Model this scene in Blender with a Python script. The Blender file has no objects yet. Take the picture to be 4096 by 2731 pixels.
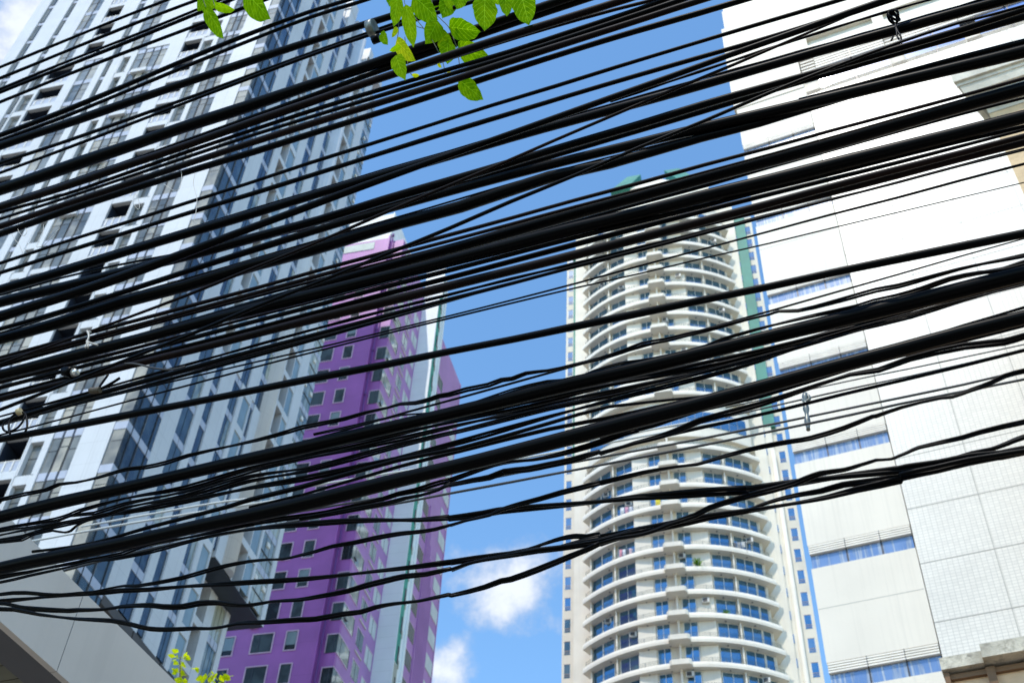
# street under overhead cables, looking up at four towers
EXPO = 0.6
SKYS = 0.15
CLOUD = 0.5
SUNE = 2.1
SAT, VAL = 1.14, 1.42
DUST, OZ, AIR = 0.1, 2.0, 1.0
PUFFS = [(-38.5, 53, 8.5, 1.0), (0.3, 34.4, 3.6, 1.6), (-2.2, 30.4, 2.6, 1.2), (1.6, 28.2, 1.6, 1.2)]
D_POS = (14.868, 21.330)
E_POS = (5.438, 12.901)
K_POS = (-3.302, 8.373)
TREE = (-4.744, 17.364, 11.846)
LEAVES_RIGHT = [
((-0.807,3.634,8.234),(-0.791,3.615,7.846),0.0788,''),
((-0.720,3.524,7.912),(-0.619,3.463,7.348),0.0754,'long narrow dark leaf hanging point down'),
((-0.680,3.459,7.943),(-0.496,3.357,7.502),0.1306,''),
((-0.483,3.529,8.113),(-0.511,3.532,7.822),0.1095,''),
((-0.493,3.389,7.835),(-0.433,3.348,7.609),0.0427,''),
((-0.411,3.415,7.934),(-0.420,3.409,7.712),0.0846,''),
((-0.266,3.366,7.805),(-0.247,3.346,7.391),0.1333,'large pointed leaf with a sunlit patch'),
((-0.155,3.367,7.836),(-0.134,3.346,7.547),0.0717,''),
((-0.065,3.222,7.615),(-0.007,3.182,7.181),0.1231,''),
((-0.526,3.517,7.782),(-0.575,3.530,7.546),0.1174,''),
((-0.443,3.432,7.571),(-0.259,3.329,7.366),0.1176,''),
((-0.526,3.606,7.785),(-0.409,3.537,7.508),0.0909,''),
((-0.462,3.575,7.650),(-0.442,3.554,7.373),0.0913,''),
((-0.399,3.544,7.531),(-0.215,3.442,7.302),0.1262,''),
((-0.362,3.458,7.092),(-0.213,3.374,6.784),0.0939,'lowest leaf hanging below the cables'),
((-0.729,3.484,7.479),(-0.589,3.403,7.152),0.0774,'yellow sunlit leaf'),
((-0.717,3.456,7.297),(-0.629,3.401,6.971),0.0794,''),
((-0.836,3.537,7.650),(-0.773,3.494,7.448),0.0484,''),
((-0.747,3.515,7.677),(-0.765,3.512,7.556),0.0290,''),
((-0.596,3.418,7.038),(-0.554,3.386,6.997),0.0214,''),
((-0.492,3.534,7.359),(-0.462,3.508,7.278),0.0206,''),
((-0.433,3.504,7.224),(-0.405,3.480,7.245),0.0221,''),
((-0.692,3.443,7.361),(-0.750,3.460,7.329),0.0316,''),
((-0.678,3.704,8.483),(-0.683,3.695,8.278),0.1111,''),
((-0.361,3.502,8.160),(-0.376,3.499,7.972),0.1016,''),
((-0.239,3.509,8.180),(-0.191,3.474,7.913),0.0978,''),
((-0.119,3.461,8.087),(-0.104,3.442,7.885),0.0803,''),
((-0.653,3.725,8.491),(-0.521,3.648,8.138),0.0986,''),
((-0.898,3.824,8.664),(-0.884,3.806,8.430),0.0879,'')]
LEAVES_LEFT = [
((-2.352,4.397,9.449),(-2.341,4.381,9.224),0.0650,''),
((-2.319,4.336,9.354),(-2.192,4.262,8.961),0.0743,''),
((-2.231,4.360,9.279),(-2.018,4.243,9.042),0.0639,''),
((-2.323,4.439,9.557),(-2.210,4.372,9.268),0.0866,''),
((-2.004,4.203,9.260),(-1.684,4.034,8.586),0.1658,'large round leaf'),
((-2.190,4.206,8.955),(-1.909,4.055,8.332),0.0872,'long ragged leaf hanging lowest')]
STEMS_RIGHT = [[(-0.773,3.650,8.303),(-0.761,3.644,8.184),(-0.726,3.627,8.091),(-0.707,3.618,8.028)],
[(-0.707,3.618,8.028),(-0.653,3.591,7.890),(-0.574,3.552,7.685),(-0.527,3.529,7.546),(-0.492,3.511,7.430)],
[(-0.606,3.568,8.170),(-0.555,3.542,7.910),(-0.514,3.522,7.809),(-0.461,3.496,7.684),(-0.424,3.478,7.544),(-0.393,3.463,7.413),(-0.371,3.452,7.263),(-0.360,3.446,7.180)],
[(-0.811,3.669,8.316),(-0.764,3.646,7.872),(-0.760,3.644,7.753),(-0.758,3.643,7.677)],
[(-0.717,3.623,8.043),(-0.676,3.603,7.885),(-0.646,3.588,7.823),(-0.614,3.572,7.782)],
[(-0.472,3.502,7.348),(-0.458,3.495,7.297),(-0.438,3.485,7.186)],
[(-0.715,3.622,7.759),(-0.668,3.599,7.458),(-0.634,3.582,7.314),(-0.622,3.576,7.285)]]
STEMS_LEFT = [[(-2.318,4.325,9.333),(-2.293,4.312,9.252),(-2.229,4.281,9.085)],
[(-2.231,4.282,9.264),(-2.173,4.253,9.091)]]
KNOT_C = (1.538,2.553,6.284)
KNOT_TAILS = [[(1.517,2.518,6.223),(1.516,2.519,6.188),(1.517,2.519,6.155),(1.520,2.517,6.126),(1.519,2.518,6.100),(1.515,2.520,6.070)],[(1.516,2.519,6.201),(1.512,2.521,6.159),(1.509,2.522,6.125),(1.511,2.521,6.101)],[(1.495,2.529,6.140),(1.490,2.532,6.122),(1.484,2.535,6.112)]]
CLAMP = [(-0.953,3.762,8.121),(-0.939,3.755,8.012)]
CLAMP_BOX = [(-0.904,3.737,7.934),(-0.898,3.735,7.890)]
TIE = [[(-2.098,4.272,5.864),(-2.121,4.283,5.898),(-2.097,4.271,5.854),(-2.092,4.269,5.820),(-2.093,4.269,5.805),(-2.076,4.261,5.788)],[(-2.097,4.271,5.817),(-2.074,4.260,5.795),(-2.046,4.246,5.775),(-2.018,4.232,5.755)],[(-2.085,4.265,5.802),(-2.089,4.267,5.778),(-2.087,4.266,5.764)],[(-2.082,4.264,5.800),(-2.072,4.259,5.759)],[(-2.095,4.270,5.879),(-2.120,4.283,5.893)]]
SPLICE = [(-2.207,4.404,5.727),(-2.122,4.362,5.681)]
STUBS = [[(-1.941,4.250,5.476),(-1.935,4.247,5.500),(-1.914,4.237,5.566)],[(-1.921,4.240,5.477),(-1.876,4.218,5.491),(-1.836,4.198,5.512)],[(-1.981,4.270,5.487),(-1.954,4.256,5.475),(-1.926,4.242,5.470)]]
COIL = [[(-2.360,4.446,5.482),(-2.384,4.458,5.473),(-2.395,4.463,5.436),(-2.384,4.458,5.389),(-2.357,4.444,5.338)],[(-2.432,4.481,5.421),(-2.406,4.469,5.379),(-2.370,4.451,5.357),(-2.330,4.431,5.363),(-2.312,4.422,5.395),(-2.314,4.423,5.450)],[(-2.356,4.444,5.481),(-2.318,4.425,5.452),(-2.287,4.410,5.397),(-2.267,4.400,5.340),(-2.269,4.401,5.321)],[(-2.367,4.449,5.477),(-2.397,4.464,5.459),(-2.424,4.477,5.433),(-2.428,4.480,5.413)]]
COIL_TAPE = [(-2.363,4.436,5.465),(-2.344,4.427,5.472)]
SPACER = [[(1.976,5.828,7.262),(1.969,5.831,7.175),(1.965,5.833,7.087),(1.960,5.835,6.991),(1.958,5.837,6.944)],[(1.957,5.837,7.214),(1.968,5.832,7.195),(1.989,5.822,7.197),(1.997,5.817,7.214),(1.990,5.821,7.237),(1.974,5.829,7.238)]]
STRANDS = [[(-1.922,4.163,7.109),(-1.895,4.149,7.025),(-1.880,4.142,6.944),(-1.882,4.143,6.899),(-1.910,4.156,6.905),(-1.949,4.176,6.952),(-1.999,4.201,7.013)],[(-2.182,4.291,7.030),(-2.181,4.290,6.977),(-2.162,4.281,6.927),(-2.107,4.254,6.841),(-2.108,4.254,6.867),(-2.147,4.274,6.969),(-2.181,4.291,7.027)],[(-1.810,4.107,7.007),(-1.798,4.101,6.913),(-1.763,4.084,6.815),(-1.733,4.069,6.734),(-1.709,4.057,6.621),(-1.697,4.051,6.517)],[(-2.999,4.695,7.084),(-2.954,4.672,7.014),(-2.902,4.647,6.947),(-2.856,4.624,6.873),(-2.833,4.613,6.832)],[(-2.777,4.585,7.058),(-2.750,4.572,6.971),(-2.749,4.571,6.890),(-2.740,4.567,6.835),(-2.688,4.541,6.829),(-2.661,4.528,6.895),(-2.632,4.513,6.951)],[(-2.910,4.651,7.095),(-2.881,4.636,7.039),(-2.890,4.641,7.012),(-2.932,4.661,7.055),(-2.970,4.680,7.116)]]
LOOSE = [(-1.832,4.185,5.595),(-1.792,4.165,5.579),(-1.737,4.138,5.548),(-1.674,4.107,5.506),(-1.620,4.080,5.474),(-1.563,4.052,5.447),(-1.521,4.031,5.437),(-1.482,4.012,5.435)]
WIRES = [
('thin black wire, the highest one at the left edge of the photo','wire','','-16.86,11.703,10.849,12.4 -8.79,7.715,10.371,12.4 -5.66,6.164,10.185,12.4 -4.31,5.500,10.106,12.4 -3.17,4.938,10.060,10.9 -2.32,4.517,9.988,11.3 -1.61,4.163,9.945,11.3 0.37,3.188,9.828,11.3 6.64,0.087,9.456,11.3'),
('thin black wire, second from the top at the left edge, crossing the upper tower facade','wire','','-16.81,11.712,10.770,13.2 -8.75,7.725,10.249,13.2 -5.61,6.174,10.046,13.2 -4.26,5.509,9.960,13.2 -3.14,4.954,9.920,11.8 -2.63,4.700,9.871,13.0 -2.09,4.437,9.819,13.2 -1.38,4.082,9.773,13.2 0.60,3.108,9.646,13.2 6.87,0.006,9.241,13.2'),
('upper wire of the close black pair at the upper left edge','wire','','-16.66,11.579,9.961,11.5 -8.59,7.591,9.730,11.5 -5.45,6.041,9.640,11.5 -4.11,5.376,9.601,11.5 -3.56,5.104,9.591,11.0 -3.02,4.841,9.570,10.6 -2.52,4.590,9.549,10.1 -2.03,4.349,9.542,9.6 -1.31,3.995,9.521,9.6 0.66,3.020,9.465,9.6 6.94,-0.081,9.285,9.6'),
('lower wire of the close black pair at the upper left edge','wire','','-16.69,11.640,10.093,13.6 -8.62,7.652,9.808,13.6 -5.48,6.101,9.698,13.6 -4.14,5.437,9.650,13.6 -3.58,5.159,9.622,13.9 -3.04,4.895,9.602,14.3 -2.53,4.642,9.588,14.6 -2.04,4.400,9.576,15.0 -1.32,4.046,9.551,15.0 0.65,3.071,9.482,15.0 6.92,-0.031,9.260,15.0'),
('single black wire below the close pair, passing behind the small left leaf spray','wire','','-16.64,11.639,10.311,12.3 -8.58,7.652,9.801,12.3 -5.44,6.101,9.603,12.3 -4.09,5.436,9.518,12.3 -3.55,5.166,9.503,12.6 -3.02,4.905,9.475,12.8 -2.51,4.654,9.438,13.1 -2.02,4.413,9.398,13.3 -1.56,4.182,9.358,13.5 -0.84,3.828,9.313,13.5 1.13,2.853,9.188,13.5 7.41,-0.248,8.792,13.5'),
('black cable on top of the left-edge bundle, rising under the round hanging leaf','cable','','-16.31,11.383,9.198,21.0 -8.24,7.396,8.894,21.0 -5.10,5.845,8.776,21.0 -3.76,5.180,8.725,21.0 -3.25,4.928,8.702,19.1 -2.77,4.692,8.715,17.4 -2.31,4.465,8.737,16.0 -1.86,4.244,8.744,14.9 -1.42,4.028,8.712,13.9 -1.00,3.817,8.622,12.8 -0.28,3.463,8.595,12.8 1.69,2.488,8.520,12.8 7.97,-0.613,8.284,12.8'),
('thin black wire just beneath the cable that rises under the round hanging leaf','wire','','-16.40,11.541,9.343,13.9 -8.33,7.554,9.047,13.9 -5.19,6.003,8.932,13.9 -3.85,5.338,8.883,13.9 -3.32,5.078,8.853,13.7 -2.83,4.835,8.858,13.5 -2.36,4.602,8.874,13.3 -1.90,4.376,8.879,13.1 -1.46,4.155,8.854,12.9 -1.02,3.941,8.779,12.5 -0.30,3.586,8.753,12.5 1.67,2.612,8.680,12.5 7.94,-0.490,8.450,12.5'),
('thick cable at the bottom of the left-edge bundle, passing behind the upper leaves','cable','','-16.29,11.419,10.316,30.9 -8.22,7.431,9.243,30.9 -5.08,5.881,8.825,30.9 -3.74,5.216,8.647,30.9 -3.24,4.972,8.596,30.3 -2.77,4.739,8.545,29.3 -2.32,4.516,8.494,28.1 -1.89,4.303,8.440,26.5 -1.48,4.099,8.384,24.6 -1.08,3.903,8.325,22.5 -0.70,3.717,8.262,20.1 -0.34,3.538,8.195,17.4 0.37,3.184,8.100,17.4 2.35,2.209,7.837,17.4 8.62,-0.893,7.003,17.4'),
('greenish black wire, upper of the two meeting at the ring clamp left of the leaves','wire','','-16.22,11.418,9.424,13.6 -8.15,7.431,8.796,13.6 -5.01,5.880,8.551,13.6 -3.67,5.215,8.446,13.6 -3.18,4.975,8.393,12.8 -2.72,4.747,8.355,12.0 -2.28,4.531,8.328,11.4 -1.86,4.324,8.305,10.8 -1.46,4.125,8.284,10.3 -1.07,3.933,8.259,9.9 -0.70,3.749,8.228,9.5 -0.34,3.571,8.187,9.1 0.38,3.217,8.131,9.1 2.35,2.242,7.977,9.1 8.62,-0.860,7.488,9.1'),
('thin black wire carrying the ring clamp, disappearing behind the leaf cluster','wire','','-16.07,11.253,8.919,10.6 -8.00,7.266,8.406,10.6 -4.86,5.715,8.206,10.6 -3.52,5.050,8.120,10.6 -3.07,4.830,8.107,10.4 -2.64,4.618,8.098,10.2 -2.23,4.415,8.094,10.2 -1.83,4.220,8.090,10.2 -1.45,4.030,8.078,10.4 -1.08,3.847,8.053,10.6 -0.72,3.669,8.010,10.9 -0.38,3.499,7.955,11.2 -0.05,3.336,7.900,11.5 0.67,2.981,7.854,11.5 2.64,2.007,7.728,11.5 8.92,-1.095,7.329,11.5'),
('very thick black cable running behind the middle of the large leaf cluster','cable','','-16.04,11.309,9.104,41.3 -7.97,7.321,8.403,41.3 -4.84,5.770,8.130,41.3 -3.49,5.106,8.014,41.3 -3.02,4.872,7.974,40.5 -2.57,4.649,7.934,39.4 -2.14,4.435,7.896,38.1 -1.72,4.231,7.858,36.4 -1.33,4.036,7.823,34.5 -0.95,3.849,7.789,32.4 -0.59,3.670,7.757,30.0 -0.24,3.499,7.727,27.5 0.09,3.334,7.699,24.7 0.41,3.175,7.674,21.8 1.13,2.821,7.612,21.8 3.10,1.846,7.440,21.8 9.38,-1.255,6.895,21.8'),
('slim black wire growing into a cable under the very thick one behind the leaf cluster','wire','','-16.01,11.339,8.636,5.6 -7.94,7.351,8.166,5.6 -4.81,5.800,7.983,5.6 -3.46,5.136,7.905,5.6 -2.99,4.902,7.859,7.5 -2.54,4.682,7.826,9.5 -2.12,4.472,7.802,11.4 -1.71,4.271,7.785,13.2 -1.32,4.078,7.771,14.8 -0.95,3.893,7.759,16.3 -0.59,3.715,7.745,17.7 -0.24,3.543,7.729,19.0 0.10,3.377,7.707,20.2 0.42,3.218,7.679,21.2 1.14,2.863,7.637,21.2 3.11,1.889,7.522,21.2 9.38,-1.213,7.157,21.2'),
('thick brownish black cable passing in front of the lower leaves of the large cluster','cable','','-15.78,11.011,8.473,23.9 -7.71,7.023,7.824,23.9 -4.57,5.473,7.572,23.9 -3.23,4.808,7.464,23.9 -2.77,4.581,7.421,23.3 -2.34,4.367,7.386,22.8 -1.92,4.163,7.359,22.3 -1.53,3.968,7.337,21.8 -1.15,3.782,7.316,21.5 -0.79,3.603,7.292,21.2 -0.44,3.431,7.262,21.0 -0.11,3.267,7.226,20.7 0.21,3.109,7.188,20.4 0.52,2.958,7.155,20.1 0.81,2.813,7.139,19.8 1.53,2.458,7.081,19.8 3.50,1.483,6.923,19.8 9.77,-1.618,6.418,19.8'),
('thin black wire hugging the underside of the brownish cable in front of the leaves','wire','','-15.86,11.139,8.882,8.3 -7.79,7.151,8.055,8.3 -4.65,5.600,7.734,8.3 -3.31,4.936,7.596,8.3 -2.85,4.712,7.558,8.5 -2.43,4.500,7.528,8.7 -2.02,4.298,7.502,8.9 -1.62,4.104,7.477,9.1 -1.25,3.919,7.453,9.3 -0.89,3.740,7.425,9.4 -0.54,3.569,7.393,9.5 -0.21,3.404,7.354,9.6 0.11,3.246,7.307,9.7 0.42,3.095,7.251,9.8 0.71,2.952,7.185,9.8 1.43,2.597,7.111,9.8 3.40,1.622,6.909,9.8 9.67,-1.479,6.266,9.8'),
('upper wire of the tight triple strand just below the leaf cluster','wire','','-15.80,11.065,8.698,9.8 -7.73,7.077,7.913,9.8 -4.59,5.526,7.608,9.8 -3.25,4.862,7.478,9.8 -2.77,4.629,7.404,10.4 -2.34,4.414,7.376,10.8 -1.93,4.211,7.357,11.3 -1.53,4.015,7.330,11.8 -1.15,3.826,7.292,12.2 -0.79,3.646,7.243,12.5 -0.44,3.473,7.192,12.8 -0.10,3.309,7.147,12.9 0.21,3.152,7.113,12.9 0.52,3.001,7.093,13.0 0.81,2.856,7.083,13.0 1.53,2.501,7.013,13.0 3.50,1.527,6.822,13.0 9.78,-1.575,6.212,13.0'),
('middle greenish wire of the tight triple strand just below the leaf cluster','wire','','-15.75,11.017,8.548,8.6 -7.68,7.029,7.786,8.6 -4.54,5.478,7.490,8.6 -3.19,4.814,7.363,8.6 -2.74,4.588,7.313,9.0 -2.31,4.377,7.286,9.3 -1.90,4.175,7.261,9.8 -1.51,3.981,7.230,10.3 -1.13,3.795,7.190,10.9 -0.77,3.617,7.145,11.5 -0.43,3.447,7.100,12.0 -0.10,3.285,7.059,12.6 0.21,3.130,7.027,13.2 0.51,2.981,7.003,13.8 0.80,2.838,6.986,14.5 1.52,2.484,6.918,14.5 3.49,1.509,6.732,14.5 9.77,-1.592,6.140,14.5'),
('lowest, thickest wire of the triple strand below the leaf cluster, brown underneath','cable','','-15.67,10.933,8.330,18.8 -7.60,6.945,7.598,18.8 -4.46,5.394,7.314,18.8 -3.11,4.730,7.192,18.8 -2.67,4.510,7.162,18.9 -2.24,4.300,7.134,18.9 -1.84,4.099,7.103,18.9 -1.45,3.907,7.069,18.8 -1.08,3.723,7.032,18.5 -0.72,3.548,6.995,18.2 -0.38,3.380,6.960,17.8 -0.06,3.220,6.928,17.4 0.25,3.067,6.899,16.8 0.55,2.920,6.873,16.3 0.83,2.779,6.845,15.7 1.11,2.644,6.810,15.1 1.82,2.289,6.744,15.1 3.80,1.315,6.566,15.1 10.07,-1.787,5.997,15.1'),
('black cable behind the lowest hanging leaf, with clear blue sky under it','cable','','-15.81,11.195,8.656,23.0 -7.74,7.207,7.865,23.0 -4.61,5.656,7.558,23.0 -3.26,4.992,7.426,23.0 -2.81,4.768,7.412,21.9 -2.37,4.550,7.376,20.9 -1.95,4.341,7.332,19.9 -1.54,4.142,7.288,18.9 -1.16,3.952,7.249,18.0 -0.79,3.772,7.216,17.3 -0.44,3.599,7.185,16.6 -0.11,3.433,7.156,16.0 0.21,3.274,7.125,15.5 0.52,3.121,7.090,15.1 0.82,2.976,7.051,14.7 1.10,2.836,7.010,14.4 1.37,2.702,6.972,14.1 2.09,2.347,6.901,14.1 4.06,1.373,6.708,14.1 10.34,-1.729,6.093,14.1'),
('slim black wire in clear sky under the leaves, upper of two evenly spaced','wire','','-15.67,11.111,8.072,10.0 -7.60,7.123,7.422,10.0 -4.46,5.572,7.169,10.0 -3.11,4.908,7.060,10.0 -2.69,4.696,7.031,10.1 -2.28,4.495,7.004,10.1 -1.89,4.302,6.979,10.1 -1.51,4.117,6.955,10.1 -1.16,3.940,6.931,10.1 -0.81,3.770,6.908,10.1 -0.48,3.607,6.884,10.1 -0.17,3.451,6.859,10.1 0.14,3.301,6.832,10.0 0.43,3.156,6.805,10.0 0.71,3.017,6.777,9.9 0.98,2.884,6.749,9.8 1.24,2.756,6.721,9.8 1.49,2.632,6.694,9.7 1.73,2.513,6.670,9.6 2.45,2.159,6.612,9.6 4.42,1.184,6.453,9.6 10.70,-1.917,5.947,9.6'),
('slim black wire in clear sky under the leaves, lower of two evenly spaced','wire','','-15.60,11.057,7.856,11.0 -7.53,7.069,7.250,11.0 -4.39,5.518,7.014,11.0 -3.05,4.854,6.913,11.0 -2.62,4.642,6.888,11.8 -2.21,4.438,6.858,12.3 -1.82,4.244,6.827,12.7 -1.44,4.059,6.798,12.9 -1.08,3.881,6.771,13.0 -0.74,3.711,6.746,13.0 -0.41,3.549,6.721,12.8 -0.09,3.393,6.695,12.6 0.21,3.243,6.666,12.2 0.50,3.099,6.635,11.7 0.78,2.961,6.604,11.1 1.05,2.829,6.573,10.4 1.30,2.702,6.549,9.6 1.55,2.579,6.538,8.7 1.80,2.457,6.549,7.8 2.52,2.103,6.495,7.8 4.49,1.128,6.347,7.8 10.76,-1.973,5.876,7.8'),
('thick black cable with the cord knot tied round it at the upper right','cable','','-15.57,11.085,8.069,26.6 -7.50,7.098,7.252,26.6 -4.36,5.547,6.935,26.6 -3.02,4.882,6.799,26.6 -2.58,4.668,6.758,25.6 -2.17,4.464,6.726,24.8 -1.78,4.270,6.696,24.1 -1.40,4.085,6.667,23.5 -1.05,3.908,6.637,23.0 -0.70,3.738,6.605,22.6 -0.37,3.576,6.572,22.3 -0.06,3.420,6.537,22.0 0.24,3.272,6.503,21.8 0.53,3.129,6.468,21.6 0.81,2.993,6.435,21.5 1.07,2.862,6.404,21.4 1.32,2.736,6.374,21.4 1.57,2.616,6.346,21.4 1.80,2.500,6.318,21.6 2.03,2.388,6.288,21.7 2.75,2.034,6.215,21.7 4.72,1.059,6.016,21.7 10.99,-2.042,5.381,21.7'),
('thin bumpy wire lashed along the top of the knotted cable','wire','n','-15.64,11.174,8.166,4.0 -7.57,7.187,7.370,4.0 -4.43,5.636,7.061,4.0 -3.08,4.971,6.928,4.0 -2.64,4.753,6.894,4.1 -2.22,4.545,6.861,4.2 -1.82,4.346,6.829,4.3 -1.44,4.157,6.797,4.5 -1.07,3.976,6.765,4.7 -0.72,3.802,6.733,4.9 -0.38,3.636,6.700,5.1 -0.06,3.477,6.666,5.3 0.25,3.325,6.632,5.5 0.54,3.180,6.597,5.8 0.82,3.040,6.562,6.0 1.09,2.907,6.528,6.3 1.35,2.779,6.495,6.6 1.60,2.655,6.465,6.8 1.84,2.537,6.440,7.1 2.07,2.422,6.419,7.4 2.79,2.067,6.348,7.4 4.76,1.092,6.154,7.4 11.04,-2.009,5.535,7.4'),
('thin black wire vanishing under a thick cable in front of the left tower','wire','','-15.63,11.203,9.072,6.3 -7.56,7.215,7.661,6.3 -4.42,5.664,7.113,6.3 -3.07,5.000,6.878,6.3 -2.67,4.801,6.834,6.8 -2.28,4.607,6.761,7.0 -1.90,4.421,6.672,6.9 -1.54,4.243,6.582,6.6 -1.21,4.076,6.500,6.0 -0.89,3.919,6.436,5.3 -0.59,3.770,6.397,4.3 -0.30,3.629,6.392,3.2'),
('thick cable under the bright upper right window, upper of a touching pair','cable','','-15.48,10.996,7.811,30.2 -7.41,7.008,7.031,30.2 -4.27,5.457,6.728,30.2 -2.93,4.793,6.598,30.2 -2.49,4.579,6.530,28.7 -2.09,4.378,6.469,27.1 -1.70,4.188,6.416,25.7 -1.34,4.008,6.373,24.3 -0.99,3.838,6.338,23.0 -0.67,3.675,6.311,21.8 -0.35,3.520,6.288,20.7 -0.05,3.371,6.268,19.6 0.24,3.228,6.250,18.6 0.52,3.091,6.231,17.6 0.78,2.959,6.212,16.7 1.04,2.832,6.190,15.7 1.29,2.710,6.168,14.8 1.53,2.592,6.148,13.9 1.76,2.479,6.132,13.0 1.98,2.368,6.124,12.1 2.70,2.014,6.055,12.1 4.67,1.039,5.864,12.1 10.94,-2.062,5.258,12.1'),
('thick black cable touching the underside of the one below the bright window','cable','','-15.55,11.120,7.999,18.4 -7.48,7.132,7.172,18.4 -4.34,5.581,6.850,18.4 -3.00,4.917,6.712,18.4 -2.56,4.699,6.647,17.0 -2.14,4.492,6.585,15.8 -1.74,4.298,6.528,14.8 -1.37,4.113,6.479,14.0 -1.02,3.938,6.436,13.5 -0.68,3.771,6.400,13.1 -0.36,3.612,6.370,12.9 -0.05,3.460,6.345,12.9 0.25,3.314,6.324,13.0 0.53,3.174,6.305,13.3 0.80,3.039,6.288,13.7 1.06,2.909,6.271,14.3 1.32,2.784,6.254,15.0 1.56,2.664,6.236,15.7 1.80,2.548,6.217,16.6 2.02,2.437,6.197,17.6 2.74,2.082,6.124,17.6 4.71,1.107,5.922,17.6 10.99,-1.994,5.278,17.6'),
('steep black cable crossing its neighbours in mid sky, leaving at the top right','cable','','-15.32,10.808,6.140,31.4 -7.26,6.821,6.237,31.4 -4.12,5.270,6.275,31.4 -2.77,4.605,6.291,31.4 -2.40,4.420,6.273,27.9 -2.04,4.245,6.276,24.7 -1.70,4.077,6.290,22.1 -1.38,3.916,6.307,20.0 -1.06,3.760,6.323,18.2 -0.76,3.609,6.335,16.8 -0.46,3.462,6.344,15.6 -0.17,3.320,6.350,14.7 0.11,3.182,6.355,14.1 0.38,3.049,6.359,13.7 0.64,2.920,6.363,13.6 0.89,2.794,6.368,13.7 1.14,2.673,6.372,14.0 1.37,2.556,6.373,14.6 1.60,2.442,6.367,15.5 1.82,2.334,6.346,16.5 2.54,1.980,6.355,16.5 4.51,1.005,6.378,16.5 10.79,-2.097,6.454,16.5'),
('thin lumpy wire rising steeply to the top edge left of the cord knot','wire','n','0.39,3.121,6.442,6.4 0.65,2.990,6.436,6.6 0.91,2.863,6.431,6.6 1.16,2.741,6.424,6.5 1.40,2.622,6.410,6.3 1.63,2.509,6.387,5.9 1.84,2.401,6.352,5.4 2.56,2.047,6.308,5.4 4.53,1.072,6.187,5.4 10.81,-2.029,5.803,5.4'),
('thick black cable passing below the bright window toward the grey cornice','cable','','-15.39,10.976,7.652,12.0 -7.32,6.988,6.824,12.0 -4.19,5.437,6.502,12.0 -2.84,4.773,6.365,12.0 -2.43,4.570,6.331,13.4 -2.05,4.380,6.314,14.6 -1.68,4.198,6.305,15.9 -1.33,4.024,6.295,17.1 -0.99,3.856,6.281,18.3 -0.66,3.695,6.260,19.5 -0.35,3.540,6.232,20.5 -0.05,3.392,6.198,21.5 0.24,3.249,6.158,22.3 0.52,3.114,6.116,23.1 0.78,2.984,6.072,23.8 1.03,2.860,6.028,24.4 1.27,2.742,5.987,25.0 1.50,2.628,5.948,25.5 1.72,2.519,5.911,26.0 1.93,2.415,5.875,26.5 2.65,2.060,5.802,26.5 4.62,1.086,5.600,26.5 10.89,-2.016,4.956,26.5'),
('shiny grey-topped cable lying on the thick one above the grey cornice','cable','','1.18,2.872,6.161,2.0 1.40,2.767,6.133,5.4 1.60,2.665,6.106,10.1 1.80,2.567,6.079,14.6 2.00,2.472,6.052,18.9 2.71,2.117,5.956,18.9 4.68,1.143,5.690,18.9 10.96,-1.959,4.845,18.9'),
('thin wire lying along the top of the thick cable above the purple tower roof','wire','','-15.45,11.094,7.594,5.4 -7.38,7.106,6.858,5.4 -4.24,5.555,6.571,5.4 -2.90,4.891,6.448,5.4 -2.51,4.697,6.431,5.5 -2.13,4.510,6.403,5.5 -1.76,4.330,6.372,5.5 -1.42,4.158,6.343,5.4 -1.09,3.994,6.319,5.3 -0.77,3.837,6.298,5.1 -0.46,3.686,6.278,5.0 -0.17,3.541,6.257,4.8 0.11,3.401,6.233,4.6 0.39,3.267,6.205,4.4 0.65,3.139,6.170,4.1 0.90,3.015,6.132,3.8 1.14,2.897,6.093,3.5 1.37,2.783,6.059,3.1'),
('thick black cable passing just above the white roof corner of the purple tower','cable','','-15.38,11.003,7.420,29.5 -7.31,7.015,6.706,29.5 -4.17,5.465,6.428,29.5 -2.83,4.800,6.309,29.5 -2.45,4.611,6.280,33.8 -2.06,4.418,6.269,33.2 -1.70,4.244,6.231,34.1 -1.34,4.067,6.212,31.4 -1.02,3.909,6.184,32.0 -0.57,3.684,6.156,29.8 -0.28,3.542,6.130,27.0 0.13,3.338,6.125,31.1 0.39,3.209,6.075,28.3 0.77,3.024,6.048,18.4 1.00,2.907,6.012,12.1 1.34,2.738,5.995,11.3 1.56,2.632,5.957,8.3 1.75,2.540,5.930,8.2 1.94,2.442,5.887,8.0 2.66,2.088,5.824,8.0 4.63,1.113,5.649,8.0 10.91,-1.988,5.094,8.0'),
('steep slender brown-black wire crossing the upper sky with a pale lit top','wire','','-15.19,10.787,4.264,6.4 -7.12,6.799,5.327,6.4 -3.98,5.248,5.740,6.4 -2.64,4.584,5.917,6.4 -2.29,4.409,5.932,7.0 -1.95,4.242,5.952,7.5 -1.62,4.081,5.980,7.8 -1.31,3.925,6.014,8.0 -1.00,3.775,6.054,8.2 -0.71,3.628,6.098,8.2 -0.42,3.485,6.144,8.2 -0.13,3.346,6.190,8.1 0.14,3.210,6.234,7.9 0.41,3.076,6.276,7.7 0.67,2.946,6.314,7.3 0.93,2.819,6.350,6.9 1.18,2.694,6.388,6.3 1.43,2.572,6.430,5.7 1.68,2.451,6.485,5.0 2.39,2.097,6.579,5.0 4.37,1.122,6.839,5.0 10.64,-1.980,7.666,5.0'),
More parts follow.
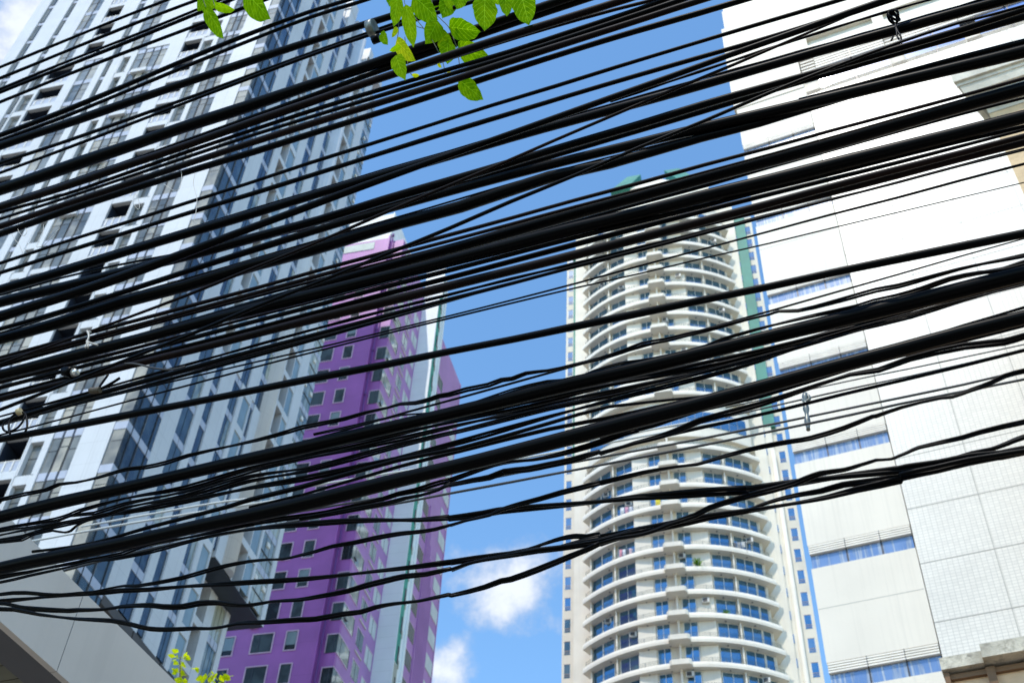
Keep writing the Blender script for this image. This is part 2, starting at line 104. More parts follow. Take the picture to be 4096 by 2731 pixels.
('thin black wire with a red underside crossing above the green-roofed round tower','wire','','-15.29,10.939,7.163,10.0 -7.23,6.951,6.486,10.0 -4.09,5.401,6.223,10.0 -2.74,4.736,6.110,10.0 -2.35,4.540,6.077,10.1 -1.97,4.353,6.045,10.0 -1.61,4.175,6.014,10.0 -1.26,4.005,5.986,9.9 -0.94,3.842,5.959,9.7 -0.62,3.687,5.933,9.5 -0.32,3.539,5.909,9.3 -0.03,3.396,5.885,9.1 0.24,3.260,5.863,8.8 0.51,3.129,5.841,8.5 0.76,3.003,5.819,8.2 1.01,2.882,5.797,7.9 1.24,2.766,5.776,7.5 1.47,2.654,5.756,7.1 1.69,2.546,5.737,6.7 1.90,2.441,5.721,6.3 2.62,2.087,5.661,6.3 4.59,1.112,5.495,6.3 10.86,-1.989,4.969,6.3'),
('thin wire with an orange underside just above the double thick cables','wire','','-15.24,10.855,7.059,12.6 -7.17,6.867,6.382,12.6 -4.03,5.317,6.118,12.6 -2.69,4.652,6.006,12.6 -2.29,4.457,5.961,12.1 -1.92,4.273,5.927,11.6 -1.57,4.098,5.897,11.0 -1.23,3.932,5.871,10.5 -0.91,3.772,5.845,9.9 -0.60,3.620,5.820,9.2 -0.30,3.474,5.795,8.6 -0.02,3.335,5.770,7.9 0.25,3.201,5.746,7.1 0.51,3.073,5.723,6.4 0.76,2.949,5.702,5.6 1.00,2.831,5.683,4.8 1.23,2.716,5.667,4.0 1.45,2.606,5.652,3.1 1.67,2.500,5.640,2.9'),
('thin wire between the orange-edged wire and the double thick cables','wire','','-15.33,11.034,7.137,15.1 -7.26,7.046,6.495,15.1 -4.12,5.495,6.245,15.1 -2.78,4.831,6.139,15.1 -2.40,4.642,6.112,12.8 -2.03,4.461,6.084,10.9 -1.68,4.288,6.054,9.3 -1.34,4.122,6.024,7.9 -1.02,3.963,5.994,6.7 -0.72,3.811,5.966,5.8 -0.42,3.666,5.941,5.1 -0.14,3.527,5.919,4.6 0.13,3.393,5.900,4.3 0.39,3.264,5.886,4.2'),
('upper cable of the two thickest side by side over the purple tower top','cable','','-15.32,11.050,6.923,18.1 -7.25,7.062,6.388,18.1 -4.11,5.512,6.180,18.1 -2.77,4.847,6.091,18.1 -2.36,4.648,6.053,19.4 -1.98,4.460,6.024,20.6 -1.62,4.281,6.002,21.7 -1.27,4.110,5.982,22.8 -0.94,3.947,5.964,23.7 -0.63,3.790,5.946,24.5 -0.32,3.639,5.928,25.3 -0.03,3.495,5.909,25.9 0.25,3.356,5.890,26.5 0.52,3.223,5.871,26.9 0.78,3.095,5.853,27.3 1.03,2.972,5.836,27.6 1.27,2.853,5.820,27.9 1.50,2.738,5.806,28.1 1.72,2.628,5.792,28.2 1.94,2.521,5.780,28.3 2.66,2.167,5.732,28.3 4.63,1.192,5.601,28.3 10.91,-1.910,5.186,28.3'),
('thin wire under the upper of the two thickest cables at the right','wire','','-0.27,3.680,5.963,3.4 0.02,3.537,5.938,6.1 0.30,3.401,5.917,8.0 0.56,3.269,5.899,9.2 0.82,3.143,5.882,9.8 1.06,3.021,5.867,9.8 1.30,2.904,5.852,9.2 1.53,2.790,5.837,8.1 1.75,2.681,5.821,6.5 1.97,2.576,5.804,4.3 2.68,2.221,5.753,4.3 4.65,1.247,5.612,4.3 10.93,-1.855,5.165,4.3'),
('lower cable of the two thickest side by side over the purple tower top','cable','','-15.21,10.862,7.194,27.4 -7.14,6.875,6.370,27.4 -4.00,5.324,6.050,27.4 -2.66,4.659,5.912,27.4 -2.27,4.469,5.879,27.6 -1.90,4.287,5.844,27.7 -1.55,4.113,5.810,27.8 -1.22,3.948,5.776,27.9 -0.90,3.791,5.743,27.9 -0.59,3.640,5.712,27.9 -0.30,3.496,5.681,27.9 -0.02,3.359,5.652,27.9 0.24,3.227,5.624,27.9 0.50,3.101,5.596,27.8 0.74,2.980,5.570,27.7 0.98,2.864,5.544,27.7 1.20,2.752,5.519,27.5 1.42,2.645,5.496,27.4 1.63,2.542,5.474,27.3 1.83,2.442,5.454,27.1 2.55,2.088,5.381,27.1 4.52,1.113,5.179,27.1 10.79,-1.988,4.538,27.1'),
('thin red-edged wire under the lower of the two thickest cables','wire','','-15.25,10.975,7.219,13.1 -7.19,6.987,6.414,13.1 -4.05,5.436,6.101,13.1 -2.70,4.772,5.967,13.1 -2.31,4.576,5.924,11.2 -1.93,4.391,5.889,9.5 -1.58,4.215,5.858,8.0 -1.24,4.048,5.830,6.8 -0.91,3.888,5.802,5.7 -0.60,3.734,5.774,4.8 -0.31,3.588,5.745,4.0 -0.02,3.447,5.716,3.4 0.25,3.313,5.688,3.0 0.51,3.184,5.660,2.7 0.76,3.061,5.634,2.5 1.00,2.942,5.608,2.4 1.23,2.828,5.584,2.4 1.45,2.719,5.560,2.6 1.66,2.614,5.536,2.8 1.87,2.513,5.510,3.1 2.58,2.158,5.439,3.1 4.56,1.183,5.242,3.1 10.83,-1.918,4.616,3.1'),
('black wire just under the two thickest cables, with the small splice box at the left','wire','','-15.19,10.887,6.985,10.6 -7.12,6.900,6.252,10.6 -3.98,5.349,5.967,10.6 -2.64,4.684,5.845,10.6 -2.26,4.495,5.811,10.9 -1.89,4.314,5.780,11.1 -1.54,4.142,5.753,11.2 -1.21,3.979,5.727,11.2 -0.89,3.822,5.701,11.1 -0.59,3.672,5.677,11.0 -0.30,3.529,5.652,10.7 -0.02,3.391,5.628,10.4 0.24,3.259,5.603,10.0 0.50,3.133,5.578,9.6 0.75,3.012,5.553,9.1 0.98,2.895,5.528,8.5 1.21,2.783,5.504,7.8 1.42,2.676,5.481,7.2 1.63,2.572,5.459,6.4 1.84,2.473,5.438,5.6 2.55,2.118,5.373,5.6 4.52,1.144,5.194,5.6 10.80,-1.958,4.624,5.6'),
('slim black wire of the dense strand below the splice box wire, uppermost','wire','','-15.22,10.968,6.889,6.8 -7.15,6.980,6.231,6.8 -4.01,5.429,5.975,6.8 -2.67,4.765,5.866,6.8 -2.28,4.575,5.841,8.6 -1.91,4.392,5.812,10.0 -1.56,4.218,5.782,11.2 -1.22,4.052,5.753,12.0 -0.90,3.893,5.726,12.6 -0.60,3.741,5.702,12.9 -0.30,3.596,5.680,13.0 -0.02,3.457,5.659,12.9 0.25,3.324,5.639,12.5 0.51,3.195,5.618,12.0 0.76,3.072,5.597,11.3 1.00,2.954,5.575,10.5 1.23,2.840,5.552,9.4 1.45,2.731,5.530,8.3 1.66,2.626,5.511,6.9 1.87,2.524,5.496,5.4 2.58,2.169,5.437,5.4 4.56,1.195,5.277,5.4 10.83,-1.907,4.765,5.4'),
('orange-topped black cable of the dense strand below the splice box wire','cable','','-15.13,10.823,6.761,12.0 -7.06,6.835,6.086,12.0 -3.92,5.285,5.823,12.0 -2.58,4.620,5.710,12.0 -2.20,4.435,5.680,14.6 -1.85,4.258,5.650,16.7 -1.50,4.090,5.620,18.3 -1.18,3.930,5.590,19.5 -0.87,3.776,5.560,20.3 -0.57,3.629,5.531,20.7 -0.29,3.489,5.503,20.8 -0.02,3.355,5.477,20.6 0.24,3.227,5.454,20.0 0.49,3.103,5.433,19.1 0.73,2.985,5.416,18.0 0.96,2.871,5.401,16.7 1.18,2.761,5.387,15.1 1.40,2.655,5.375,13.3 1.61,2.553,5.361,11.3 1.80,2.455,5.344,9.1 2.52,2.100,5.283,9.1 4.49,1.125,5.118,9.1 10.77,-1.976,4.593,9.1'),
('thin wire along the underside of the orange-topped cable','wire','','-15.23,11.005,6.965,8.0 -7.16,7.017,6.255,8.0 -4.02,5.467,5.979,8.0 -2.67,4.802,5.861,8.0 -2.29,4.610,5.830,7.9 -1.92,4.427,5.799,7.9 -1.56,4.252,5.767,8.1 -1.22,4.085,5.736,8.3 -0.90,3.926,5.706,8.7 -0.59,3.774,5.677,9.1 -0.30,3.628,5.649,9.7 -0.02,3.489,5.622,10.3 0.25,3.356,5.597,11.0 0.51,3.228,5.573,11.7 0.76,3.105,5.550,12.6 1.00,2.987,5.529,13.5 1.23,2.873,5.510,14.4 1.45,2.764,5.492,15.5 1.66,2.658,5.476,16.5 1.87,2.556,5.461,17.7 2.59,2.202,5.398,17.7 4.56,1.227,5.224,17.7 10.83,-1.874,4.672,17.7'),
('steep black wire slanting from the left edge across all others up to the bright window','wire','','-14.96,10.560,3.941,8.2 -6.89,6.572,4.883,8.2 -3.75,5.022,5.249,8.2 -2.41,4.357,5.406,8.2 -2.08,4.195,5.445,8.5 -1.76,4.039,5.486,8.6 -1.45,3.887,5.526,8.8 -1.16,3.739,5.567,8.8 -0.86,3.595,5.607,8.8 -0.58,3.455,5.646,8.7 -0.30,3.319,5.687,8.6 -0.04,3.185,5.728,8.4 0.23,3.056,5.771,8.2 0.48,2.929,5.813,7.9 0.74,2.805,5.855,7.5 0.98,2.683,5.893,7.2 1.22,2.565,5.923,6.8 1.45,2.451,5.940,6.3 1.67,2.342,5.937,5.8 1.88,2.239,5.907,5.2 2.60,1.885,5.990,5.2 4.57,0.910,6.221,5.2 10.84,-2.191,6.953,5.2'),
('thin taped black wire ending left at the wire coil, upper edge of the thin strand','wire','n','-15.12,10.888,6.518,5.8 -7.06,6.900,5.961,5.8 -3.92,5.350,5.744,5.8 -2.57,4.685,5.651,5.8 -2.20,4.501,5.629,6.2 -1.85,4.327,5.614,6.5 -1.51,4.160,5.600,6.8 -1.19,4.000,5.585,7.0 -0.88,3.846,5.567,7.1 -0.58,3.698,5.547,7.2 -0.29,3.557,5.524,7.1 -0.02,3.421,5.499,7.0 0.25,3.291,5.475,6.9 0.50,3.166,5.451,6.7 0.74,3.047,5.428,6.4 0.97,2.932,5.409,6.1 1.20,2.821,5.391,5.7 1.42,2.714,5.376,5.3 1.62,2.611,5.362,4.9 1.82,2.511,5.347,4.4 2.54,2.157,5.298,4.4 4.51,1.182,5.162,4.4 10.79,-1.919,4.728,4.4'),
('black wire through the wire coil at the left, middle of the thin strand','wire','','-15.05,10.787,6.267,14.4 -6.99,6.799,5.790,14.4 -3.85,5.248,5.604,14.4 -2.50,4.584,5.524,14.4 -2.15,4.407,5.516,13.5 -1.80,4.237,5.504,12.7 -1.47,4.074,5.489,12.0 -1.16,3.918,5.472,11.2 -0.85,3.768,5.454,10.4 -0.56,3.624,5.435,9.7 -0.28,3.486,5.416,9.0 -0.01,3.354,5.397,8.2 0.24,3.227,5.378,7.6 0.49,3.105,5.360,6.9 0.73,2.987,5.344,6.2 0.95,2.874,5.328,5.6 1.17,2.766,5.313,5.0 1.39,2.661,5.299,4.4 1.59,2.560,5.285,3.8 1.79,2.463,5.270,3.2 2.51,2.108,5.228,3.2 4.48,1.133,5.111,3.2 10.75,-1.968,4.740,3.2'),
('thin black wire at the lower edge of the thin strand over the white tower shaft','wire','','-15.13,10.936,6.284,9.4 -7.06,6.949,5.869,9.4 -3.93,5.398,5.707,9.4 -2.58,4.733,5.638,9.4 -2.23,4.558,5.621,9.4 -1.88,4.389,5.599,9.1 -1.56,4.228,5.578,8.8 -1.25,4.073,5.561,8.3 -0.95,3.926,5.549,7.6 -0.66,3.784,5.540,6.9 -0.38,3.647,5.533,6.1 -0.12,3.516,5.524,5.2 0.14,3.389,5.509,4.2 0.39,3.267,5.486,3.1'),
('thin black wire tucked inside the thin strand right of the wire coil','wire','','-15.17,11.001,6.384,5.7 -7.10,7.014,5.951,5.7 -3.97,5.463,5.782,5.7 -2.62,4.798,5.710,5.7 -2.28,4.631,5.701,6.6 -1.96,4.470,5.684,7.2 -1.64,4.314,5.663,7.4 -1.34,4.164,5.640,7.3 -1.05,4.020,5.618,6.9 -0.77,3.882,5.600,6.3 -0.50,3.749,5.587,5.3 -0.24,3.622,5.582,4.2'),
('slender wire, upper of the last two thin straight ones over the round tower','wire','','-15.09,10.860,6.492,5.1 -7.02,6.872,5.901,5.1 -3.88,5.321,5.671,5.1 -2.54,4.657,5.572,5.1 -2.17,4.476,5.552,4.8 -1.82,4.301,5.521,4.6 -1.48,4.134,5.487,4.4 -1.16,3.975,5.453,4.2 -0.85,3.823,5.421,4.1 -0.56,3.678,5.394,4.0 -0.28,3.540,5.370,4.0 -0.01,3.407,5.351,4.0 0.25,3.280,5.336,4.0 0.49,3.158,5.323,4.1 0.73,3.040,5.311,4.3 0.96,2.927,5.300,4.4 1.18,2.817,5.289,4.6 1.40,2.712,5.278,4.9 1.60,2.610,5.266,5.1 1.80,2.512,5.254,5.4 2.52,2.158,5.202,5.4 4.49,1.183,5.057,5.4 10.77,-1.918,4.597,5.4'),
('slenderest straight wire, lower of the last two thin ones over the round tower','wire','','-15.03,10.799,6.447,4.4 -6.97,6.811,5.809,4.4 -3.83,5.260,5.561,4.4 -2.48,4.596,5.455,4.4 -2.12,4.418,5.432,4.5 -1.78,4.249,5.414,4.6 -1.45,4.087,5.398,4.6 -1.14,3.932,5.382,4.6 -0.84,3.784,5.363,4.5 -0.55,3.641,5.342,4.4 -0.27,3.504,5.319,4.3 -0.01,3.373,5.294,4.1 0.24,3.248,5.269,3.9 0.49,3.128,5.244,3.6 0.72,3.012,5.221,3.3 0.95,2.901,5.198,3.0 1.16,2.795,5.178,2.7 1.37,2.692,5.159,2.3 1.57,2.593,5.140,2.0 1.76,2.498,5.120,2.0 2.48,2.144,5.063,2.0 4.45,1.169,4.907,2.0 10.73,-1.932,4.411,2.0'),
('smooth single black cable standing free across the middle of the round tower','cable','','-15.00,10.762,7.058,18.1 -6.94,6.774,5.989,18.1 -3.80,5.223,5.573,18.1 -2.45,4.559,5.395,18.1 -2.09,4.378,5.341,17.5 -1.74,4.206,5.292,17.0 -1.41,4.044,5.246,16.6 -1.10,3.891,5.203,16.2 -0.81,3.745,5.162,15.9 -0.52,3.605,5.124,15.6 -0.26,3.473,5.088,15.4 -0.00,3.347,5.054,15.2 0.24,3.226,5.022,15.1 0.48,3.110,4.993,15.0 0.70,3.000,4.966,14.9 0.92,2.894,4.940,14.9 1.12,2.792,4.916,14.9 1.32,2.694,4.893,15.0 1.51,2.600,4.870,15.0 1.69,2.510,4.846,15.1 2.41,2.155,4.751,15.1 4.38,1.180,4.489,15.1 10.66,-1.921,3.658,15.1'),
('wavy twisted drop wire just below the free smooth cable','wire','t','-14.80,10.605,5.638,7.4 -6.73,6.617,5.172,7.4 -3.59,5.066,4.991,7.4 -2.25,4.402,4.914,7.4 -2.11,4.334,4.906,7.4 -2.01,4.286,4.897,7.2 -1.95,4.256,4.908,7.3 -1.86,4.210,4.888,8.0 -1.75,4.153,4.877,7.8 -1.69,4.126,4.881,7.7 -1.61,4.086,4.880,7.1 -1.52,4.043,4.861,7.1 -1.42,3.992,4.852,6.9 -1.32,3.944,4.859,6.9 -1.02,3.795,4.835,7.4 -0.88,3.724,4.831,7.3 -0.82,3.694,4.833,7.3 -0.65,3.612,4.816,7.2 -0.56,3.566,4.816,7.1 -0.47,3.525,4.812,7.7 -0.42,3.497,4.810,8.5 -0.36,3.468,4.793,8.4 -0.30,3.440,4.792,8.2 -0.27,3.423,4.794,7.6 -0.23,3.404,4.788,7.6 -0.16,3.371,4.790,7.6 -0.08,3.330,4.780,7.5 -0.03,3.304,4.786,7.4 0.01,3.287,4.780,7.4 0.06,3.260,4.786,7.5 0.14,3.221,4.769,6.8 0.22,3.182,4.764,7.3 0.32,3.132,4.756,6.6 0.41,3.087,4.760,7.0 0.47,3.057,4.769,7.1 0.55,3.020,4.760,6.6 0.61,2.989,4.756,6.5 0.72,2.937,4.751,6.4 0.81,2.890,4.748,6.4 0.89,2.852,4.744,6.9 0.92,2.834,4.744,6.4 0.98,2.808,4.724,5.8 1.08,2.759,4.719,6.2 1.15,2.720,4.715,7.2 1.22,2.689,4.719,7.8 1.28,2.656,4.707,6.7 1.33,2.634,4.709,6.6 1.46,2.571,4.711,7.6 1.54,2.531,4.704,7.6 1.64,2.479,4.689,8.1 2.36,2.125,4.648,8.1 4.33,1.150,4.534,8.1 10.61,-1.952,4.172,8.1'),
('thin straight wire following under the wavy twisted drop wire','wire','','-1.51,4.127,4.848,4.3 -1.22,3.985,4.839,4.5 -0.95,3.849,4.837,4.6 -0.68,3.718,4.838,4.7 -0.43,3.591,4.841,4.7 -0.18,3.470,4.842,4.7 0.06,3.352,4.843,4.6 0.29,3.238,4.842,4.5 0.51,3.128,4.842,4.3 0.72,3.022,4.842,4.1 0.93,2.919,4.843,3.8 1.13,2.819,4.845,3.6 1.33,2.722,4.849,3.2 1.52,2.628,4.853,2.9 1.71,2.537,4.856,2.5 2.42,2.183,4.858,2.5 4.39,1.208,4.863,2.5 10.67,-1.894,4.880,2.5'),
('twisted wire winding over the top of the thick lower cable','wire','t','-0.82,3.929,5.001,5.0 -0.63,3.834,4.984,4.9 -0.44,3.742,4.973,4.9 -0.30,3.672,4.934,4.8 -0.14,3.594,4.927,5.3 0.01,3.519,4.939,5.9 0.15,3.450,4.934,5.9 0.25,3.403,4.911,6.5 0.32,3.365,4.922,7.6 0.42,3.315,4.922,7.1 0.50,3.276,4.905,5.8 0.61,3.225,4.893,5.6 0.73,3.166,4.892,5.5 0.79,3.136,4.905,7.2 0.86,3.099,4.905,7.3 0.94,3.059,4.905,6.7 1.11,2.975,4.895,6.7 1.23,2.917,4.884,6.5 1.29,2.889,4.889,7.1 1.36,2.853,4.881,7.1 1.44,2.815,4.884,7.5 1.53,2.769,4.895,9.8 1.62,2.726,4.887,11.7 1.69,2.691,4.870,12.7 1.75,2.660,4.871,14.1 2.47,2.305,4.834,14.1 4.44,1.331,4.734,14.1 10.72,-1.771,4.414,14.1'),
('thick smooth black cable, upper of the two thick ones in the lower half','cable','','-14.79,10.658,5.524,28.2 -6.73,6.671,5.099,28.2 -3.59,5.120,4.934,28.2 -2.24,4.455,4.863,28.2 -1.92,4.293,4.843,27.8 -1.60,4.138,4.823,27.4 -1.30,3.990,4.805,27.1 -1.02,3.849,4.787,26.9 -0.74,3.713,4.770,26.7 -0.48,3.584,4.754,26.5 -0.23,3.459,4.740,26.5 0.01,3.340,4.726,26.4 0.24,3.225,4.714,26.4 0.47,3.115,4.703,26.5 0.68,3.009,4.693,26.6 0.89,2.906,4.685,26.8 1.09,2.807,4.678,27.0 1.28,2.712,4.671,27.2 1.47,2.620,4.665,27.5 1.65,2.530,4.658,27.8 2.37,2.176,4.620,27.8 4.34,1.201,4.516,27.8 10.62,-1.900,4.186,27.8'),
('twisted wire close under the upper thick lower cable, leading the tangled strand','wire','t','-14.82,10.762,5.421,7.5 -6.76,6.775,5.069,7.5 -3.62,5.224,4.932,7.5 -2.27,4.559,4.873,7.5 -2.13,4.488,4.852,6.9 -1.98,4.414,4.835,6.7 -1.91,4.382,4.840,5.9 -1.86,4.356,4.848,6.0 -1.64,4.247,4.847,8.3 -1.35,4.103,4.812,10.8 -1.06,3.960,4.823,7.9 -0.80,3.830,4.809,7.8 -0.42,3.644,4.787,7.6 -0.18,3.527,4.775,9.9 0.16,3.358,4.755,12.1 0.37,3.251,4.742,10.2 0.68,3.098,4.716,12.7 0.88,3.000,4.706,10.1 1.17,2.858,4.712,11.4 1.35,2.767,4.702,9.1 1.51,2.687,4.708,4.7 1.69,2.602,4.700,2.7 2.40,2.248,4.668,2.7 4.38,1.273,4.582,2.7 10.65,-1.829,4.308,2.7'),
('second twisted wire of the tangled strand, humped in front of the left tower','wire','t','-14.86,10.847,5.423,5.9 -6.79,6.860,5.099,5.9 -3.66,5.309,4.973,5.9 -2.31,4.644,4.919,5.9 -2.16,4.572,4.897,5.8 -2.01,4.497,4.882,6.2 -1.94,4.460,4.894,6.8 -1.81,4.396,4.868,5.6 -1.66,4.324,4.877,7.0 -1.37,4.180,4.851,8.7 -1.08,4.035,4.865,8.5 -0.94,3.968,4.863,9.6 -0.81,3.903,4.851,5.9 -0.43,3.714,4.817,9.5 -0.19,3.594,4.805,10.6 0.16,3.423,4.781,7.4 0.38,3.315,4.766,8.4 0.70,3.159,4.752,12.8 0.90,3.059,4.748,9.6 1.19,2.915,4.748,12.9 1.38,2.823,4.746,9.2 1.54,2.741,4.757,5.2 1.72,2.653,4.757,2.6 2.44,2.299,4.728,2.6 4.41,1.324,4.649,2.6 10.68,-1.777,4.397,2.6'),
('twisted wire in the middle of the tangled strand between the two thick lower cables','wire','t','-14.76,10.665,5.322,6.2 -6.70,6.678,4.966,6.2 -3.56,5.127,4.827,6.2 -2.21,4.462,4.768,6.2 -1.96,4.336,4.744,6.6 -1.82,4.268,4.729,6.0 -1.66,4.188,4.717,5.8 -1.59,4.156,4.729,7.3 -1.31,4.017,4.703,9.2 -1.03,3.878,4.712,7.8 -0.77,3.749,4.673,6.8 -0.41,3.570,4.668,5.9 -0.18,3.456,4.657,4.8 0.15,3.292,4.645,5.2 0.37,3.188,4.626,8.0 0.67,3.038,4.621,5.1 0.86,2.943,4.618,3.9 1.14,2.804,4.620,4.3'),
('twisted wire low in the tangled strand between the two thick lower cables','wire','t','-14.81,10.778,5.407,8.7 -6.74,6.790,5.032,8.7 -3.61,5.240,4.886,8.7 -2.26,4.575,4.824,8.7 -2.14,4.516,4.807,8.4 -2.00,4.448,4.812,6.7 -1.86,4.379,4.803,6.1 -1.63,4.263,4.790,5.5 -1.34,4.122,4.770,8.1 -1.05,3.978,4.769,11.1 -0.79,3.847,4.737,7.7 -0.42,3.664,4.737,5.5 -0.18,3.547,4.727,5.9 0.16,3.380,4.722,3.6 0.38,3.273,4.702,4.7'),
('twisted wire sagging out of the tangled strand in a loop near the left canopy','wire','t','-14.77,10.701,5.056,6.8 -6.70,6.713,4.862,6.8 -3.56,5.163,4.787,6.8 -2.22,4.498,4.755,6.8 -2.10,4.439,4.733,6.1 -2.05,4.415,4.749,5.9 -1.97,4.376,4.743,4.4 -1.95,4.365,4.739,5.6 -1.88,4.333,4.710,5.6 -1.85,4.317,4.709,5.0 -1.83,4.305,4.727,5.3 -1.78,4.281,4.740,5.8 -1.67,4.229,4.741,4.9 -1.60,4.192,4.728,4.9 -1.32,4.053,4.699,8.0 -1.03,3.909,4.677,13.0 -0.77,3.782,4.648,12.7 -0.40,3.602,4.631,7.3 -0.17,3.488,4.627,9.1 0.16,3.325,4.636,7.0 0.37,3.220,4.635,9.2 0.67,3.069,4.626,5.6 0.87,2.973,4.632,6.5 1.08,2.869,4.661,6.3 1.31,2.756,4.666,4.8 1.67,2.578,4.662,3.3 2.39,2.223,4.645,3.3 4.36,1.249,4.597,3.3 10.63,-1.853,4.447,3.3'),
('black cable splitting upward from the lower thick cable in front of the purple tower','cable','','-1.98,4.324,4.595,5.4 -1.76,4.215,4.560,5.8 -1.60,4.139,4.555,6.7 -1.43,4.051,4.558,8.6 -1.09,3.886,4.560,8.9 -1.00,3.839,4.564,12.5 -0.79,3.736,4.559,8.7 -0.40,3.542,4.565,8.9 -0.17,3.430,4.544,12.5 0.15,3.270,4.550,5.0 0.36,3.167,4.555,4.8 0.66,3.022,4.492,4.4 0.85,2.929,4.481,3.7'),
('thin wire lifting off the top of the lower thick cable at the purple tower','wire','','-1.03,3.990,4.642,5.1 -0.81,3.882,4.636,6.5 -0.81,3.882,4.635,7.0 -0.41,3.682,4.650,7.4 -0.17,3.567,4.650,5.4 0.16,3.400,4.639,10.7 0.38,3.294,4.620,8.9 0.68,3.143,4.600,9.1 0.88,3.046,4.588,7.8 1.16,2.905,4.601,4.7'),
('thickest black cable of the lower half, lower of the two thick ones','cable','','-14.67,10.598,4.819,27.4 -6.60,6.610,4.647,27.4 -3.47,5.059,4.580,27.4 -2.12,4.395,4.552,27.4 -1.81,4.239,4.525,28.1 -1.51,4.092,4.506,28.5 -1.23,3.952,4.492,28.8 -0.95,3.818,4.481,29.0 -0.69,3.690,4.473,29.1 -0.45,3.567,4.466,29.0 -0.21,3.448,4.461,28.9 0.02,3.335,4.458,28.5 0.25,3.225,4.457,28.1 0.46,3.119,4.457,27.6 0.67,3.016,4.459,27.0 0.87,2.917,4.463,26.3 1.06,2.821,4.467,25.5 1.25,2.728,4.471,24.6 1.43,2.638,4.474,23.7 1.61,2.551,4.472,22.7 2.33,2.196,4.457,22.7 4.30,1.222,4.415,22.7 10.57,-1.880,4.282,22.7'),
('thin wire lying on top of the lower thick cable at the right edge','wire','n','1.22,2.831,4.557,3.8 1.33,2.779,4.566,2.9 1.49,2.699,4.582,3.7 1.66,2.614,4.589,5.7 2.38,2.260,4.640,5.7 4.35,1.285,4.782,5.7 10.63,-1.816,5.232,5.7'),
('thin strand pressed to the underside of the lower thick cable at the right','wire','','0.34,3.291,4.511,11.3 0.43,3.244,4.509,9.9 0.52,3.199,4.505,7.9 0.67,3.125,4.522,7.3 0.87,3.029,4.517,5.4 1.15,2.890,4.538,7.2 1.33,2.801,4.536,8.5 1.48,2.724,4.529,5.4 1.65,2.640,4.527,4.5 2.37,2.286,4.536,4.5 4.34,1.311,4.559,4.5 10.62,-1.790,4.633,4.5'),
('braided wire wound along the underside of the lower thick cable','wire','t','-14.69,10.675,4.980,9.3 -6.63,6.688,4.709,9.3 -3.49,5.137,4.603,9.3 -2.14,4.472,4.558,9.3 -2.00,4.404,4.545,9.2 -1.87,4.337,4.536,7.5 -1.71,4.258,4.522,6.9 -1.55,4.181,4.512,5.6 -1.43,4.119,4.526,6.1 -1.30,4.058,4.513,6.7 -1.21,4.009,4.502,7.6 -1.09,3.950,4.497,7.5 -0.95,3.881,4.490,8.0 -0.78,3.798,4.466,9.4 -0.67,3.743,4.453,8.7 -0.56,3.689,4.454,9.5 -0.45,3.636,4.449,8.0 -0.39,3.605,4.453,8.0 -0.33,3.574,4.448,7.9 -0.26,3.544,4.458,7.8 -0.20,3.511,4.457,8.4 -0.20,3.511,4.455,6.7 -0.12,3.472,4.467,7.6 -0.04,3.432,4.475,7.3 0.02,3.403,4.471,7.0 0.10,3.364,4.454,9.2 0.18,3.326,4.449,9.0 0.25,3.288,4.448,9.7 0.33,3.249,4.454,9.5 0.41,3.212,4.471,9.9 0.46,3.184,4.470,7.9'),
('braided wire under the lower thick cable that forks over the round tower','wire','t','-0.75,3.661,4.352,5.7 -0.62,3.597,4.338,5.6 -0.49,3.535,4.330,7.8 -0.41,3.494,4.322,7.7 -0.35,3.464,4.323,9.9 -0.29,3.435,4.319,8.0 -0.23,3.406,4.325,7.7 -0.19,3.385,4.339,7.7 -0.19,3.384,4.332,9.1 -0.11,3.346,4.328,8.9 -0.05,3.317,4.322,7.5 0.00,3.289,4.328,7.9 0.08,3.252,4.315,9.7 0.15,3.215,4.308,9.5 0.23,3.179,4.307,9.8 0.32,3.132,4.311,8.6 0.32,3.132,4.302,11.9 0.43,3.079,4.311,8.3 0.50,3.045,4.312,8.3 0.57,3.010,4.320,7.2 0.64,2.975,4.337,8.3 0.82,2.884,4.340,13.3 1.09,2.752,4.370,6.0 1.17,2.713,4.359,7.2 1.26,2.667,4.372,9.0 1.41,2.594,4.367,10.0 1.51,2.542,4.341,8.9 1.56,2.517,4.343,10.8 2.28,2.163,4.340,10.8 4.25,1.188,4.332,10.8 10.53,-1.913,4.306,10.8'),
('straight black wire below the braided fork, running above the grey spacer','wire','','0.33,3.228,4.389,5.3 0.53,3.129,4.391,5.7 0.72,3.034,4.383,6.0 0.91,2.942,4.378,6.2 1.09,2.852,4.377,6.2 1.27,2.766,4.376,6.1 1.44,2.682,4.374,6.0 1.60,2.600,4.372,5.7 2.32,2.246,4.363,5.7 4.29,1.271,4.336,5.7 10.57,-1.831,4.252,5.7'),
